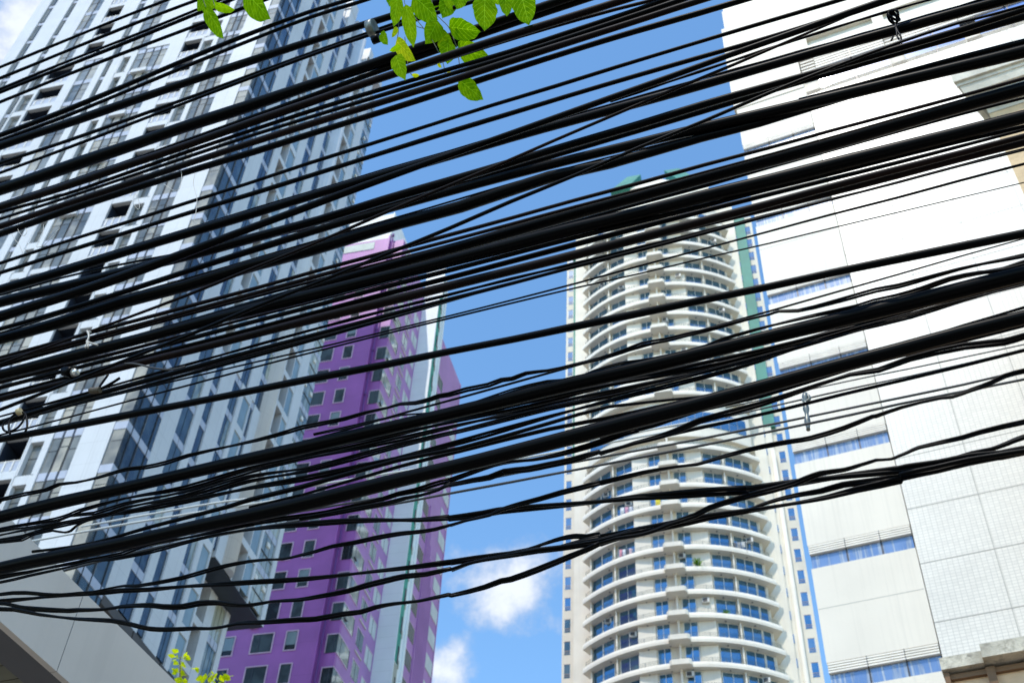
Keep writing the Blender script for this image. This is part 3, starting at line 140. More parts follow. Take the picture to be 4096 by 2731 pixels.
('flattened double wire, the upper of the long loose pair in the lower sky','wire','t','-14.58,10.465,6.191,4.6 -6.52,6.478,5.036,4.6 -3.38,4.927,4.587,4.6 -2.03,4.262,4.394,4.6 -1.90,4.198,4.390,4.6 -1.78,4.135,4.381,4.6 -1.68,4.085,4.377,5.5 -1.60,4.050,4.381,6.6 -1.53,4.011,4.362,6.0 -1.45,3.975,4.357,5.9 -1.35,3.925,4.351,6.8 -1.26,3.879,4.350,6.2 -1.17,3.835,4.352,6.6 -1.12,3.813,4.354,5.7 -1.03,3.768,4.348,5.3 -0.94,3.723,4.336,6.2 -0.85,3.678,4.320,9.1 -0.74,3.621,4.295,10.4 -0.61,3.557,4.268,7.9 -0.52,3.515,4.249,7.8 -0.42,3.464,4.220,10.0 -0.28,3.394,4.178,10.3 -0.18,3.344,4.157,9.3 -0.18,3.344,4.153,9.6 -0.06,3.288,4.139,9.5 -0.01,3.261,4.134,10.3 0.08,3.216,4.117,9.8 0.19,3.163,4.096,9.3 0.32,3.101,4.073,10.0 0.43,3.043,4.052,9.4 0.51,3.003,4.033,11.0 0.61,2.955,4.013,12.0 0.75,2.885,3.980,11.8 0.75,2.885,3.977,12.5 0.85,2.839,3.971,13.5 0.91,2.807,3.962,13.8 1.02,2.752,3.947,11.8 1.15,2.688,3.926,11.5 1.17,2.679,3.927,10.0 1.25,2.639,3.915,10.6 1.33,2.598,3.910,10.9 1.40,2.566,3.898,11.2 1.45,2.538,3.894,13.2 2.17,2.184,3.792,13.2 4.14,1.209,3.509,13.2 10.42,-1.892,2.611,13.2'),
('wavy twisted wire rising past the round tower balconies from the canopy','wire','t','-14.52,10.365,4.786,7.1 -6.45,6.377,4.455,7.1 -3.31,4.827,4.326,7.1 -1.97,4.162,4.271,7.1 -1.84,4.098,4.245,6.6 -1.74,4.049,4.211,6.0 -1.66,4.013,4.191,5.9 -1.58,3.973,4.178,5.9 -1.52,3.942,4.166,5.8 -1.45,3.908,4.165,5.7 -1.39,3.877,4.158,6.2 -1.34,3.853,4.145,5.7 -1.28,3.823,4.137,6.6 -1.15,3.757,4.127,6.4 -1.06,3.715,4.133,6.3 -0.98,3.673,4.133,6.3 -0.89,3.631,4.129,6.4 -0.81,3.588,4.112,6.4 -0.76,3.567,4.102,6.3 -0.70,3.534,4.098,6.1 -0.64,3.509,4.102,6.1 -0.58,3.476,4.104,5.7 -0.50,3.437,4.097,6.1 -0.42,3.398,4.095,6.1 -0.34,3.360,4.089,7.4 -0.27,3.322,4.074,7.7 -0.22,3.300,4.071,5.9 -0.17,3.274,4.073,6.3 -0.17,3.274,4.071,5.8 -0.12,3.247,4.073,7.0 -0.04,3.212,4.076,8.1 0.00,3.189,4.085,6.8 0.06,3.159,4.089,6.9 0.12,3.133,4.093,7.3 0.19,3.099,4.098,7.3 0.25,3.064,4.094,6.9 0.31,3.037,4.098,6.8 0.31,3.037,4.096,6.1 0.44,2.971,4.095,7.6 0.54,2.923,4.087,7.2 0.60,2.894,4.077,7.1 0.65,2.867,4.079,7.0 0.75,2.818,4.084,5.8 0.83,2.780,4.081,5.4 0.87,2.758,4.075,6.6 0.92,2.736,4.072,6.4 1.01,2.691,4.079,6.2 1.09,2.649,4.095,6.2 1.10,2.646,4.095,6.9 1.17,2.612,4.105,6.3 1.27,2.563,4.105,6.3 1.30,2.549,4.099,7.0 1.35,2.521,4.105,6.4 1.40,2.499,4.115,6.2 1.44,2.477,4.127,6.4 1.49,2.455,4.130,6.1 2.21,2.100,4.100,6.1 4.18,1.126,4.020,6.1 10.45,-1.976,3.762,6.1'),
('twisted wire of the lower loose bundle in front of the cloud','wire','t','-14.53,10.416,5.730,10.2 -6.46,6.428,4.792,10.2 -3.32,4.878,4.428,10.2 -1.98,4.213,4.272,10.2 -1.82,4.134,4.245,8.6 -1.76,4.104,4.236,7.5 -1.62,4.033,4.210,6.4 -1.49,3.971,4.186,7.3 -1.42,3.935,4.174,8.3 -1.29,3.873,4.146,9.6 -1.15,3.804,4.122,8.5 -0.97,3.715,4.085,7.9 -0.84,3.650,4.059,7.3 -0.69,3.575,4.027,6.7 -0.53,3.495,4.001,7.5 -0.41,3.437,3.985,8.2 -0.29,3.380,3.969,8.5 -0.16,3.314,3.952,5.0 -0.16,3.314,3.951,6.7 -0.07,3.269,3.942,9.6 0.05,3.208,3.926,9.4 0.12,3.174,3.920,10.2 0.19,3.140,3.912,8.4 0.31,3.081,3.914,10.0 0.31,3.081,3.899,8.7 0.43,3.024,3.904,10.9 0.51,2.985,3.902,10.9 0.57,2.954,3.899,11.6 0.63,2.923,3.897,8.5 0.74,2.868,3.886,8.4 0.74,2.868,3.885,7.6 0.80,2.839,3.881,6.4 0.88,2.802,3.876,7.5 0.95,2.766,3.872,8.5 1.03,2.723,3.873,10.2 1.14,2.673,3.876,8.9 1.14,2.670,3.884,10.3 1.23,2.629,3.885,10.0 1.31,2.588,3.885,11.8 1.38,2.555,3.881,10.7 1.44,2.521,3.874,10.7 2.16,2.167,3.791,10.7 4.13,1.192,3.561,10.7 10.41,-1.909,2.832,10.7'),
('wire humping up from the lower loose bundle beside the round tower edge','wire','t','-0.05,3.351,4.005,5.1 0.09,3.279,3.997,6.2 0.14,3.253,4.001,7.6 0.18,3.236,4.008,8.1 0.22,3.214,4.007,7.9 0.25,3.202,4.004,8.0 0.28,3.185,3.991,8.8 0.32,3.166,3.987,8.3 0.32,3.166,3.977,8.2 0.44,3.108,3.973,8.0 0.52,3.067,3.969,8.0 0.58,3.035,3.966,7.9 0.65,3.003,3.962,7.9 0.76,2.947,3.953,7.0 0.79,2.932,3.959,6.4 0.84,2.908,3.966,6.9 0.90,2.878,3.966,7.3 0.96,2.848,3.961,7.2 1.02,2.818,3.965,7.9 1.07,2.797,3.961,8.4 1.12,2.768,3.951,8.0 1.17,2.745,3.951,8.2 1.19,2.736,3.951,8.7 1.28,2.693,3.962,10.1 1.36,2.650,3.972,10.5 1.41,2.629,3.974,9.0 1.45,2.608,3.980,8.5 1.49,2.585,3.987,9.5 2.21,2.231,3.979,9.5 4.18,1.256,3.955,9.5 10.46,-1.845,3.881,9.5'),
('wavy wire joining the lower loose bundle from the canopy corner','wire','t','-14.48,10.312,6.060,4.5 -6.41,6.325,4.861,4.5 -3.27,4.774,4.396,4.5 -1.93,4.109,4.196,4.5 -1.87,4.082,4.177,7.4 -1.82,4.058,4.153,8.2 -1.76,4.025,4.129,8.3 -1.59,3.942,4.078,8.6 -1.55,3.923,4.071,9.1 -1.43,3.863,4.043,8.0 -1.36,3.830,4.038,8.4 -1.24,3.769,4.012,7.9 -1.18,3.741,3.991,8.2 -1.10,3.701,3.971,8.6 -1.04,3.670,3.968,9.0 -0.97,3.638,3.954,7.6 -0.91,3.605,3.929,8.0 -0.84,3.573,3.910,7.9 -0.76,3.533,3.904,7.8 -0.66,3.481,3.883,6.0 -0.58,3.443,3.878,6.3 -0.49,3.400,3.875,7.0 -0.43,3.369,3.879,7.3 -0.37,3.342,3.882,7.4 -0.30,3.306,3.881,9.1 -0.23,3.270,3.869,7.4 -0.15,3.233,3.870,8.1 -0.15,3.233,3.865,7.9 -0.10,3.207,3.873,8.3 -0.05,3.182,3.874,8.8 0.05,3.131,3.865,8.0 0.12,3.098,3.861,7.1 0.19,3.065,3.852,6.7 0.30,3.006,3.840,6.9 0.37,2.975,3.846,6.8 0.46,2.928,3.841,6.8'),
('lowest wavy wire, sagging over the canopy and below the cloud','wire','t','-14.45,10.264,5.072,6.9 -6.38,6.276,4.475,6.9 -3.24,4.725,4.242,6.9 -1.90,4.061,4.142,6.9 -1.76,3.992,4.093,7.2 -1.70,3.965,4.069,7.1 -1.52,3.875,4.004,7.9 -1.37,3.802,3.960,7.3 -1.28,3.754,3.920,7.1 -1.20,3.715,3.883,7.5 -1.12,3.675,3.860,7.5 -1.02,3.629,3.842,7.5 -0.96,3.597,3.825,7.4 -0.91,3.571,3.819,7.2 -0.86,3.548,3.820,7.3 -0.78,3.508,3.804,7.2 -0.64,3.437,3.778,7.1 -0.58,3.409,3.767,7.4 -0.49,3.363,3.762,6.9 -0.43,3.334,3.755,6.8 -0.38,3.310,3.761,7.9 -0.32,3.283,3.760,7.3 -0.24,3.240,3.747,7.2 -0.15,3.195,3.746,6.3 -0.14,3.195,3.744,7.0 -0.04,3.145,3.747,6.8 0.01,3.120,3.756,7.6 0.04,3.102,3.752,7.5 0.12,3.064,3.767,7.3 0.22,3.016,3.791,7.9 0.27,2.992,3.803,7.9 0.30,2.975,3.811,7.7 0.30,2.975,3.809,7.4 0.35,2.951,3.815,8.3 0.41,2.920,3.809,8.2 0.46,2.897,3.815,9.0 0.50,2.876,3.825,7.8 0.57,2.844,3.837,8.1 0.61,2.821,3.850,7.5 0.67,2.791,3.857,7.2 0.72,2.767,3.861,6.1 0.72,2.767,3.861,6.6 0.78,2.738,3.863,7.9 0.84,2.709,3.868,8.5 0.87,2.691,3.873,7.7 0.91,2.672,3.881,6.5 0.97,2.645,3.876,7.2 1.01,2.623,3.878,6.7 1.05,2.606,3.884,6.0 1.05,2.602,3.882,6.2 1.09,2.586,3.876,6.4 1.11,2.574,3.879,5.8 1.13,2.565,3.884,6.7 1.16,2.548,3.891,5.9 1.27,2.497,3.893,5.9 1.31,2.477,3.897,6.6 1.42,2.423,3.897,5.9 2.13,2.069,3.844,5.9 4.11,1.094,3.698,5.9 10.38,-2.007,3.233,5.9'),
('straight grey wire out of focus, upper of the two through the hanging spacer','wire','g','-16.93,15.283,8.673,11.1 -8.86,11.295,8.039,11.1 -5.72,9.745,7.792,11.1 -4.38,9.080,7.686,11.1 -2.80,8.298,7.502,10.4 -1.83,7.821,7.490,9.9 -1.59,7.700,7.460,9.9 -1.09,7.456,7.408,9.7 -0.40,7.112,7.329,9.4 0.17,6.834,7.291,9.1 0.67,6.583,7.244,8.9 1.33,6.257,7.185,8.6 2.25,5.804,7.130,8.3 2.90,5.483,7.094,8.0 3.23,5.321,7.088,7.8 3.94,4.967,7.031,7.8 5.92,3.992,6.876,7.8 12.19,0.891,6.383,7.8'),
('straight grey wire out of focus, lower of the two through the hanging spacer','wire','g','-16.71,14.952,8.070,11.1 -8.64,10.964,7.570,11.1 -5.50,9.413,7.375,11.1 -4.16,8.749,7.291,11.1 -2.79,8.069,7.281,10.7 -1.43,7.401,7.175,10.2 -0.67,7.025,7.100,9.8 -0.38,6.880,7.076,9.7 0.65,6.371,6.993,9.2 1.29,6.057,6.947,8.9 2.17,5.620,6.896,8.5 2.45,5.482,6.886,8.4 3.11,5.157,6.841,8.1 3.82,4.803,6.796,8.1 5.80,3.828,6.674,8.1 12.07,0.727,6.284,8.1'),
('grey blurred wire above the canopy, under the white one','wire','w','-4.69,10.126,8.736,11.7 -3.56,9.568,8.620,11.3 -2.25,8.922,8.453,10.8 -1.82,8.709,8.395,10.6 -0.90,8.253,8.295,10.2 0.37,7.627,8.152,9.6 1.87,6.884,8.007,9.0'),
('pale white blurred wire in front of the left and purple towers','wire','w','-4.31,10.275,9.060,11.1 -3.52,9.882,8.974,10.8 -2.67,9.464,8.876,10.5 -2.30,9.280,8.804,10.3 -1.85,9.060,8.788,10.1 -1.46,8.865,8.739,10.1 -0.95,8.612,8.673,9.9 -0.61,8.444,8.621,9.7 0.38,7.954,8.496,9.3 1.96,7.176,8.335,8.7'),
('faint grey line over the tiled wall, lower of two above the spacer','wire','g','1.55,6.372,7.510,6.4 2.35,5.979,7.482,6.2 2.71,5.800,7.459,6.1 3.03,5.643,7.448,6.0 3.37,5.474,7.436,5.9 4.09,5.120,7.408,5.9 6.06,4.145,7.328,5.9 12.33,1.043,7.075,5.9'),
('faint grey line over the tiled wall, upper of two above the spacer','wire','g','1.66,6.767,7.974,5.5 2.64,6.282,7.919,5.2 2.89,6.156,7.896,5.2 3.23,5.990,7.876,5.1 3.59,5.811,7.852,5.0 4.31,5.456,7.806,5.0 6.28,4.481,7.681,5.0 12.56,1.380,7.283,5.0'),
]
import bpy, bmesh, math, random
from mathutils import Vector, Matrix
random.seed(7)
R = math.radians
sc = bpy.context.scene
COL = sc.collection

# ------------------------------------------------------------------ camera
cam_d = bpy.data.cameras.new("camera"); cam = bpy.data.objects.new("camera", cam_d); COL.objects.link(cam)
EYE = Vector((0, 0, 1.6)); PITCH = R(45.8); ROLL = math.asin(282 / 4724)
fw = Vector((0, math.cos(PITCH), math.sin(PITCH))); u0 = Vector((0, -math.sin(PITCH), math.cos(PITCH))); r0 = Vector((1, 0, 0))
rt = r0 * math.cos(ROLL) + u0 * math.sin(ROLL); up = u0 * math.cos(ROLL) - r0 * math.sin(ROLL)
m = Matrix((rt, up, -fw)).transposed().to_4x4(); m.translation = EYE
cam.matrix_world = m
cam_d.sensor_width = 36; cam_d.lens = 36 * 4860 / 4096; cam_d.clip_start = 0.05; cam_d.clip_end = 6000
cam_d.dof.use_dof = True; cam_d.dof.focus_distance = 5.0; cam_d.dof.aperture_fstop = 5.6; cam_d.dof.aperture_blades = 9
sc.camera = cam

# ------------------------------------------------------------------ light
SUN_AZ, SUN_EL = R(207.98), R(56.20)
S = Vector((math.sin(SUN_AZ) * math.cos(SUN_EL), math.cos(SUN_AZ) * math.cos(SUN_EL), math.sin(SUN_EL)))
sd = bpy.data.lights.new("sun", 'SUN'); sd.energy = SUNE; sd.angle = R(0.53); sd.color = (1.0, .93, .82)
so = bpy.data.objects.new("sun", sd); COL.objects.link(so)
so.rotation_euler = S.to_track_quat('Z', 'Y').to_euler(); so.location = (0, 0, 300)
sc.view_settings.view_transform = 'Standard'; sc.view_settings.look = 'None'
sc.view_settings.exposure = EXPO; sc.view_settings.gamma = 1
w = bpy.data.worlds.new("World"); sc.world = w; w.use_nodes = True
nt = w.node_tree; N = nt.nodes; L = nt.links; N.clear()
def nn(tree, t, **k):
    n = tree.nodes.new(t)
    for a, b in k.items(): setattr(n, a, b)
    return n
sky = nn(nt, 'ShaderNodeTexSky', sky_type='NISHITA', sun_disc=False, sun_elevation=SUN_EL, sun_rotation=SUN_AZ,
         altitude=10, air_density=AIR, dust_density=DUST, ozone_density=OZ)
bg = nn(nt, 'ShaderNodeBackground'); bg.inputs[1].default_value = SKYS
out = nn(nt, 'ShaderNodeOutputWorld')
# fair-weather cumulus: noise broken puffs around a few directions of the sky
tc = nn(nt, 'ShaderNodeTexCoord')
def vmath(op, a, b=None):
    n = nn(nt, 'ShaderNodeVectorMath', operation=op)
    for i, v in enumerate((a, b)):
        if v is None: continue
        if isinstance(v, (tuple, Vector)): n.inputs[i].default_value = v
        else: L.new(v, n.inputs[i])
    return n
def fm(op, a, b=None, c=None, clamp=False):
    n = nn(nt, 'ShaderNodeMath', operation=op); n.use_clamp = clamp
    for i, v in enumerate((a, b, c)):
        if v is None: continue
        if isinstance(v, (int, float)): n.inputs[i].default_value = v
        else: L.new(v, n.inputs[i])
    return n.outputs[0]
nz = nn(nt, 'ShaderNodeTexNoise'); nz.inputs['Scale'].default_value = 16; nz.inputs['Detail'].default_value = 9; nz.inputs['Roughness'].default_value = .62
L.new(tc.outputs['Generated'], nz.inputs['Vector'])
nz2 = nn(nt, 'ShaderNodeTexNoise'); nz2.inputs['Scale'].default_value = 40; nz2.inputs['Detail'].default_value = 6
L.new(tc.outputs['Generated'], nz2.inputs['Vector'])
def puff(az, el, rad, squash=1.4):
    d = Vector((math.sin(R(az)) * math.cos(R(el)), math.cos(R(az)) * math.cos(R(el)), math.sin(R(el))))
    v = vmath('SUBTRACT', tc.outputs['Generated'], d)
    v2 = vmath('MULTIPLY', v.outputs[0], (1, 1, squash))
    ln = vmath('LENGTH', v2.outputs[0])
    return fm('SUBTRACT', 1.0, fm('DIVIDE', ln.outputs[1], R(rad)))
acc = None
for p in PUFFS:
    q = puff(*p); acc = q if acc is None else fm('MAXIMUM', acc, q)
cov = fm('ADD', acc, fm('MULTIPLY', fm('SUBTRACT', nz.outputs[0], .5), 3.0))
cov = fm('ADD', cov, fm('MULTIPLY', fm('SUBTRACT', nz2.outputs[0], .5), .5))
den = nn(nt, 'ShaderNodeMapRange'); den.interpolation_type = 'SMOOTHSTEP'
den.inputs[1].default_value = .05; den.inputs[2].default_value = 1.0; L.new(cov, den.inputs[0])
cr = nn(nt, 'ShaderNodeMapRange'); cr.inputs[1].default_value = .1; cr.inputs[2].default_value = 1.1; cr.inputs[3].default_value = 6.0; cr.inputs[4].default_value = 10.0
L.new(cov, cr.inputs[0])
cc = nn(nt, 'ShaderNodeCombineColor')
for i, k in enumerate((.94, .98, 1.06)): L.new(fm('MULTIPLY', cr.outputs[0], k * CLOUD), cc.inputs[i])
mx = nn(nt, 'ShaderNodeMix', data_type='RGBA'); L.new(fm('MULTIPLY', den.outputs[0], .85), mx.inputs[0])
hs = nn(nt, 'ShaderNodeHueSaturation'); hs.inputs['Saturation'].default_value = SAT; hs.inputs['Value'].default_value = VAL
L.new(sky.outputs[0], hs.inputs['Color']); tn = nn(nt, 'ShaderNodeMix', data_type='RGBA', blend_type='MULTIPLY'); tn.inputs[0].default_value = 1; tn.inputs[7].default_value = (1.02, 1.06, .99, 1); tn.clamp_result = False
L.new(hs.outputs[0], tn.inputs[6]); L.new(tn.outputs[2], mx.inputs[6]); L.new(cc.outputs[0], mx.inputs[7])
L.new(mx.outputs[2], bg.inputs[0]); L.new(bg.outputs[0], out.inputs[0])

# ------------------------------------------------------------------ materials
def mat(name, col, rough=.6, var=.06, vscale=1.5, spec=.4, bump=0.0, bscale=40, metallic=0, streak=0, rnd=0, coat=0, joint=None, jcol=.7, tile=None, col2=None, fine=0):
    mm = bpy.data.materials.new(name); mm.use_nodes = True; t = mm.node_tree; b = t.nodes['Principled BSDF']
    b.inputs['Roughness'].default_value = rough; b.inputs['Metallic'].default_value = metallic
    b.inputs['Specular IOR Level'].default_value = spec; b.inputs['Coat Weight'].default_value = coat
    tc = nn(t, 'ShaderNodeTexCoord'); no = nn(t, 'ShaderNodeTexNoise'); no.inputs['Scale'].default_value = vscale; no.inputs['Detail'].default_value = 7
    t.links.new(tc.outputs['Object'], no.inputs['Vector'])
    def mixc(fac, a, bcol, typ='MIX'):
        x = nn(t, 'ShaderNodeMix', data_type='RGBA', blend_type=typ)
        for s_, v in ((0, fac), (6, a), (7, bcol)):
            if isinstance(v, (int, float)): x.inputs[s_].default_value = v
            elif isinstance(v, tuple): x.inputs[s_].default_value = (*v[:3], 1)
            else: t.links.new(v, x.inputs[s_])
        return x.outputs[2]
    def rng(src, a, b_, c=0., d=1.):
        r_ = nn(t, 'ShaderNodeMapRange'); 
        for i, v in enumerate((a, b_, c, d)): r_.inputs[i + 1].default_value = v
        t.links.new(src, r_.inputs[0]); return r_.outputs[0]
    dark = tuple(c * (1 - 2.2 * var) for c in col); light = tuple(min(1, c * (1 + 1.0 * var)) for c in col)
    c = mixc(rng(no.outputs[0], .3, .7), dark, light)
    if col2:
        n3 = nn(t, 'ShaderNodeTexNoise'); n3.inputs['Scale'].default_value = vscale * 3.1; n3.inputs['Detail'].default_value = 9; n3.inputs['Roughness'].default_value = .7
        t.links.new(tc.outputs['Object'], n3.inputs['Vector']); c = mixc(rng(n3.outputs[0], .48, .66), c, col2)
    if rnd:
        oi = nn(t, 'ShaderNodeObjectInfo'); c = mixc(rng(oi.outputs['Random'], 0, 1, 0, rnd), c, col2 or tuple(min(1, k * 2.2 + .02) for k in col))
    if streak:
        mp = nn(t, 'ShaderNodeMapping'); mp.inputs['Scale'].default_value = (5, 5, .12); t.links.new(tc.outputs['Object'], mp.inputs[0])
        n2 = nn(t, 'ShaderNodeTexNoise'); n2.inputs['Scale'].default_value = 1.6; n2.inputs['Detail'].default_value = 5; t.links.new(mp.outputs[0], n2.inputs['Vector'])
        c = mixc(rng(n2.outputs[0], .5, .72, 0, streak), c, tuple(k * .55 + .02 for k in col))
    hs = None
    if joint or tile:
        sx = nn(t, 'ShaderNodeSeparateXYZ'); t.links.new(tc.outputs['Object'], sx.inputs[0])
        ad = nn(t, 'ShaderNodeMath', operation='ADD'); t.links.new(sx.outputs[0], ad.inputs[0]); t.links.new(sx.outputs[1], ad.inputs[1])
        cx = nn(t, 'ShaderNodeCombineXYZ'); t.links.new(ad.outputs[0], cx.inputs[0]); t.links.new(sx.outputs[2], cx.inputs[1])
        for (bw, bh, ms, amt, v2) in ([(joint[0], joint[1], joint[2], jcol, 0)] if joint else []) + ([tile] if tile else []):
            br = nn(t, 'ShaderNodeTexBrick'); br.offset = 0; br.squash = 1
            br.inputs['Scale'].default_value = 1; br.inputs['Mortar Size'].default_value = ms; br.inputs['Brick Width'].default_value = bw; br.inputs['Row Height'].default_value = bh
            br.inputs['Color1'].default_value = (1, 1, 1, 1); k = 1 - v2; br.inputs['Color2'].default_value = (k, k, k, 1); br.inputs['Mortar'].default_value = (amt, amt, amt, 1)
            br.inputs['Bias'].default_value = -.2
            t.links.new(cx.outputs[0], br.inputs['Vector']); c = mixc(1.0, c, br.outputs[0], 'MULTIPLY')
    t.links.new(c, b.inputs['Base Color'])
    if bump:
        n4 = nn(t, 'ShaderNodeTexNoise'); n4.inputs['Scale'].default_value = bscale; n4.inputs['Detail'].default_value = 4
        t.links.new(tc.outputs['Object'], n4.inputs['Vector']); bp = nn(t, 'ShaderNodeBump'); bp.inputs['Strength'].default_value = bump; bp.inputs['Distance'].default_value = .05
        t.links.new(n4.outputs[0], bp.inputs['Height']); t.links.new(bp.outputs[0], b.inputs['Normal'])
    return mm
def glass(name, col, rough=.04, mirror=.5, tint=(.8, .9, 1), rnd=.5, col2=None, wav=.012, streak=0.):
    """window pane: dark body seen through it plus a mirror-like reflection"""
    mm = bpy.data.materials.new(name); mm.use_nodes = True; t = mm.node_tree; b = t.nodes['Principled BSDF']
    b.inputs['Roughness'].default_value = .25; b.inputs['Specular IOR Level'].default_value = .2
    oi = nn(t, 'ShaderNodeObjectInfo'); x = nn(t, 'ShaderNodeMix', data_type='RGBA'); x.inputs[6].default_value = (*col, 1); x.inputs[7].default_value = (*(col2 or tuple(k * 2 for k in col)), 1)
    tc = nn(t, 'ShaderNodeTexCoord'); no = nn(t, 'ShaderNodeTexNoise'); no.inputs['Scale'].default_value = .9; no.inputs['Detail'].default_value = 2; t.links.new(tc.outputs['Object'], no.inputs['Vector'])
    am = nn(t, 'ShaderNodeMath', operation='MULTIPLY_ADD'); am.inputs[1].default_value = rnd; t.links.new(oi.outputs['Random'], am.inputs[0])
    mr = nn(t, 'ShaderNodeMapRange'); mr.inputs[1].default_value = .35; mr.inputs[2].default_value = .65; mr.inputs[3].default_value = -.25; mr.inputs[4].default_value = .45; t.links.new(no.outputs[0], mr.inputs[0]); t.links.new(mr.outputs[0], am.inputs[2])
    am.use_clamp = True; t.links.new(am.outputs[0], x.inputs[0]); t.links.new(x.outputs[2], b.inputs['Base Color'])
    gl = nn(t, 'ShaderNodeBsdfGlossy'); gl.inputs['Color'].default_value = (*tint, 1); gl.inputs['Roughness'].default_value = rough
    fr = nn(t, 'ShaderNodeFresnel'); fr.inputs[0].default_value = 1.5
    fa = nn(t, 'ShaderNodeMath', operation='ADD'); fa.inputs[1].default_value = mirror; fa.use_clamp = True; t.links.new(fr.outputs[0], fa.inputs[0])
    fac = fa.outputs[0]
    if streak:
        mp = nn(t, 'ShaderNodeMapping'); mp.inputs['Scale'].default_value = (9, 9, .5); t.links.new(tc.outputs['Object'], mp.inputs[0])
        n2 = nn(t, 'ShaderNodeTexNoise'); n2.inputs['Scale'].default_value = 1.3; n2.inputs['Detail'].default_value = 6; t.links.new(mp.outputs[0], n2.inputs['Vector'])
        m2 = nn(t, 'ShaderNodeMapRange'); m2.inputs[1].default_value = .48; m2.inputs[2].default_value = .75; m2.inputs[4].default_value = streak; t.links.new(n2.outputs[0], m2.inputs[0])
        x2 = nn(t, 'ShaderNodeMix', data_type='RGBA'); x2.inputs[7].default_value = (.62, .66, .7, 1); t.links.new(m2.outputs[0], x2.inputs[0]); t.links.new(x.outputs[2], x2.inputs[6]); t.links.new(x2.outputs[2], b.inputs['Base Color'])
        sb = nn(t, 'ShaderNodeMath', operation='SUBTRACT'); sb.use_clamp = True; t.links.new(fa.outputs[0], sb.inputs[0]); t.links.new(m2.outputs[0], sb.inputs[1]); fac = sb.outputs[0]
    if wav:
        n3 = nn(t, 'ShaderNodeTexNoise'); n3.inputs['Scale'].default_value = .6; n3.inputs['Detail'].default_value = 1; t.links.new(tc.outputs['Object'], n3.inputs['Vector'])
        bp = nn(t, 'ShaderNodeBump'); bp.inputs['Strength'].default_value = wav * 20; bp.inputs['Distance'].default_value = .02; t.links.new(n3.outputs[0], bp.inputs['Height']); t.links.new(bp.outputs[0], gl.inputs['Normal'])
    ms = nn(t, 'ShaderNodeMixShader'); t.links.new(fac, ms.inputs[0]); t.links.new(b.outputs[0], ms.inputs[1]); t.links.new(gl.outputs[0], ms.inputs[2])
    t.links.new(ms.outputs[0], t.nodes['Material Output'].inputs[0])
    return mm

# ------------------------------------------------------------------ mesh builder
class MB:
    def __init__(self):
        self.v = []; self.f = []; self.mi = []; self.sm = []
    def face(self, idx, mi=0, sm=False): self.f.append(idx); self.mi.append(mi); self.sm.append(sm)
    def box(self, x0, x1, y0, y1, z0, z1, mi=0):
        n = len(self.v)
        self.v += [(x, y, z) for z in (z0, z1) for y in (y0, y1) for x in (x0, x1)]
        for q in ((0, 2, 3, 1), (4, 5, 7, 6), (0, 1, 5, 4), (2, 6, 7, 3), (0, 4, 6, 2), (1, 3, 7, 5)): self.face([n + i for i in q], mi)
        return self
    def prism(self, poly, z0, z1, mi=0, sm=False):
        n = len(self.v); k = len(poly)
        self.v += [(p[0], p[1], z0) for p in poly] + [(p[0], p[1], z1) for p in poly]
        self.face(list(range(n + k - 1, n - 1, -1)), mi); self.face(list(range(n + k, n + 2 * k)), mi)
        for i in range(k):
            j = (i + 1) % k; self.face([n + i, n + j, n + k + j, n + k + i], mi, sm)
        return self
    def hull(self, pts, faces, mi=0):
        n = len(self.v); self.v += pts
        for q in faces: self.face([n + i for i in q], mi)
        return self
    def tube(self, path, rad, n=8, mi=0, cap=True):
        base = len(self.v); m_ = len(path); prev = None
        P = [Vector(p) for p in path]
        for i, p in enumerate(P):
            d = (P[min(i + 1, m_ - 1)] - P[max(i - 1, 0)]).normalized()
            a = Vector((0, 0, 1)) if prev is None else prev
            if abs(d.dot(a)) > .98: a = Vector((1, 0, 0))
            x = (a - d * a.dot(d)).normalized(); y = d.cross(x); prev = x
            r_ = rad[i] if isinstance(rad, (list, tuple)) else rad
            for k in range(n):
                t = 2 * math.pi * k / n; q = p + x * (math.cos(t) * r_) + y * (math.sin(t) * r_); self.v.append(tuple(q))
        for i in range(m_ - 1):
            for k in range(n):
                j = (k + 1) % n; self.face([base + i * n + k, base + i * n + j, base + (i + 1) * n + j, base + (i + 1) * n + k], mi, True)
        if cap:
            self.face([base + k for k in range(n - 1, -1, -1)], mi); self.face([base + (m_ - 1) * n + k for k in range(n)], mi)
        return self
    def build(self, name, mats, parent=None, kind=None):
        me = bpy.data.meshes.new(name); me.from_pydata(self.v, [], self.f)
        for mm in (mats if isinstance(mats, (list, tuple)) else [mats]): me.materials.append(mm)
        me.polygons.foreach_set('material_index', self.mi); me.polygons.foreach_set('use_smooth', self.sm); me.update()
        o = bpy.data.objects.new(name, me); COL.objects.link(o)
        if parent: o.parent = parent
        if kind: o['kind'] = kind
        return o
def thing(name, label, cat, loc=(0, 0, 0), rz=0, group=None):
    o = bpy.data.objects.new(name, None); COL.objects.link(o); o.location = loc; o.rotation_euler = (0, 0, rz)
    o.empty_display_size = .5; tag(o, label, cat, group); return o
def tag(o, label, cat, group=None):
    o['label'] = label; o['category'] = cat
    if group: o['group'] = group
    return o
def structure(o): o['kind'] = 'structure'; return o
def px(p):
    q = p - EYE; z = q.dot(fw)
    return (2048 + 4860 * q.dot(rt) / z, 1365.5 - 4860 * q.dot(up) / z, z) if z > .1 else None
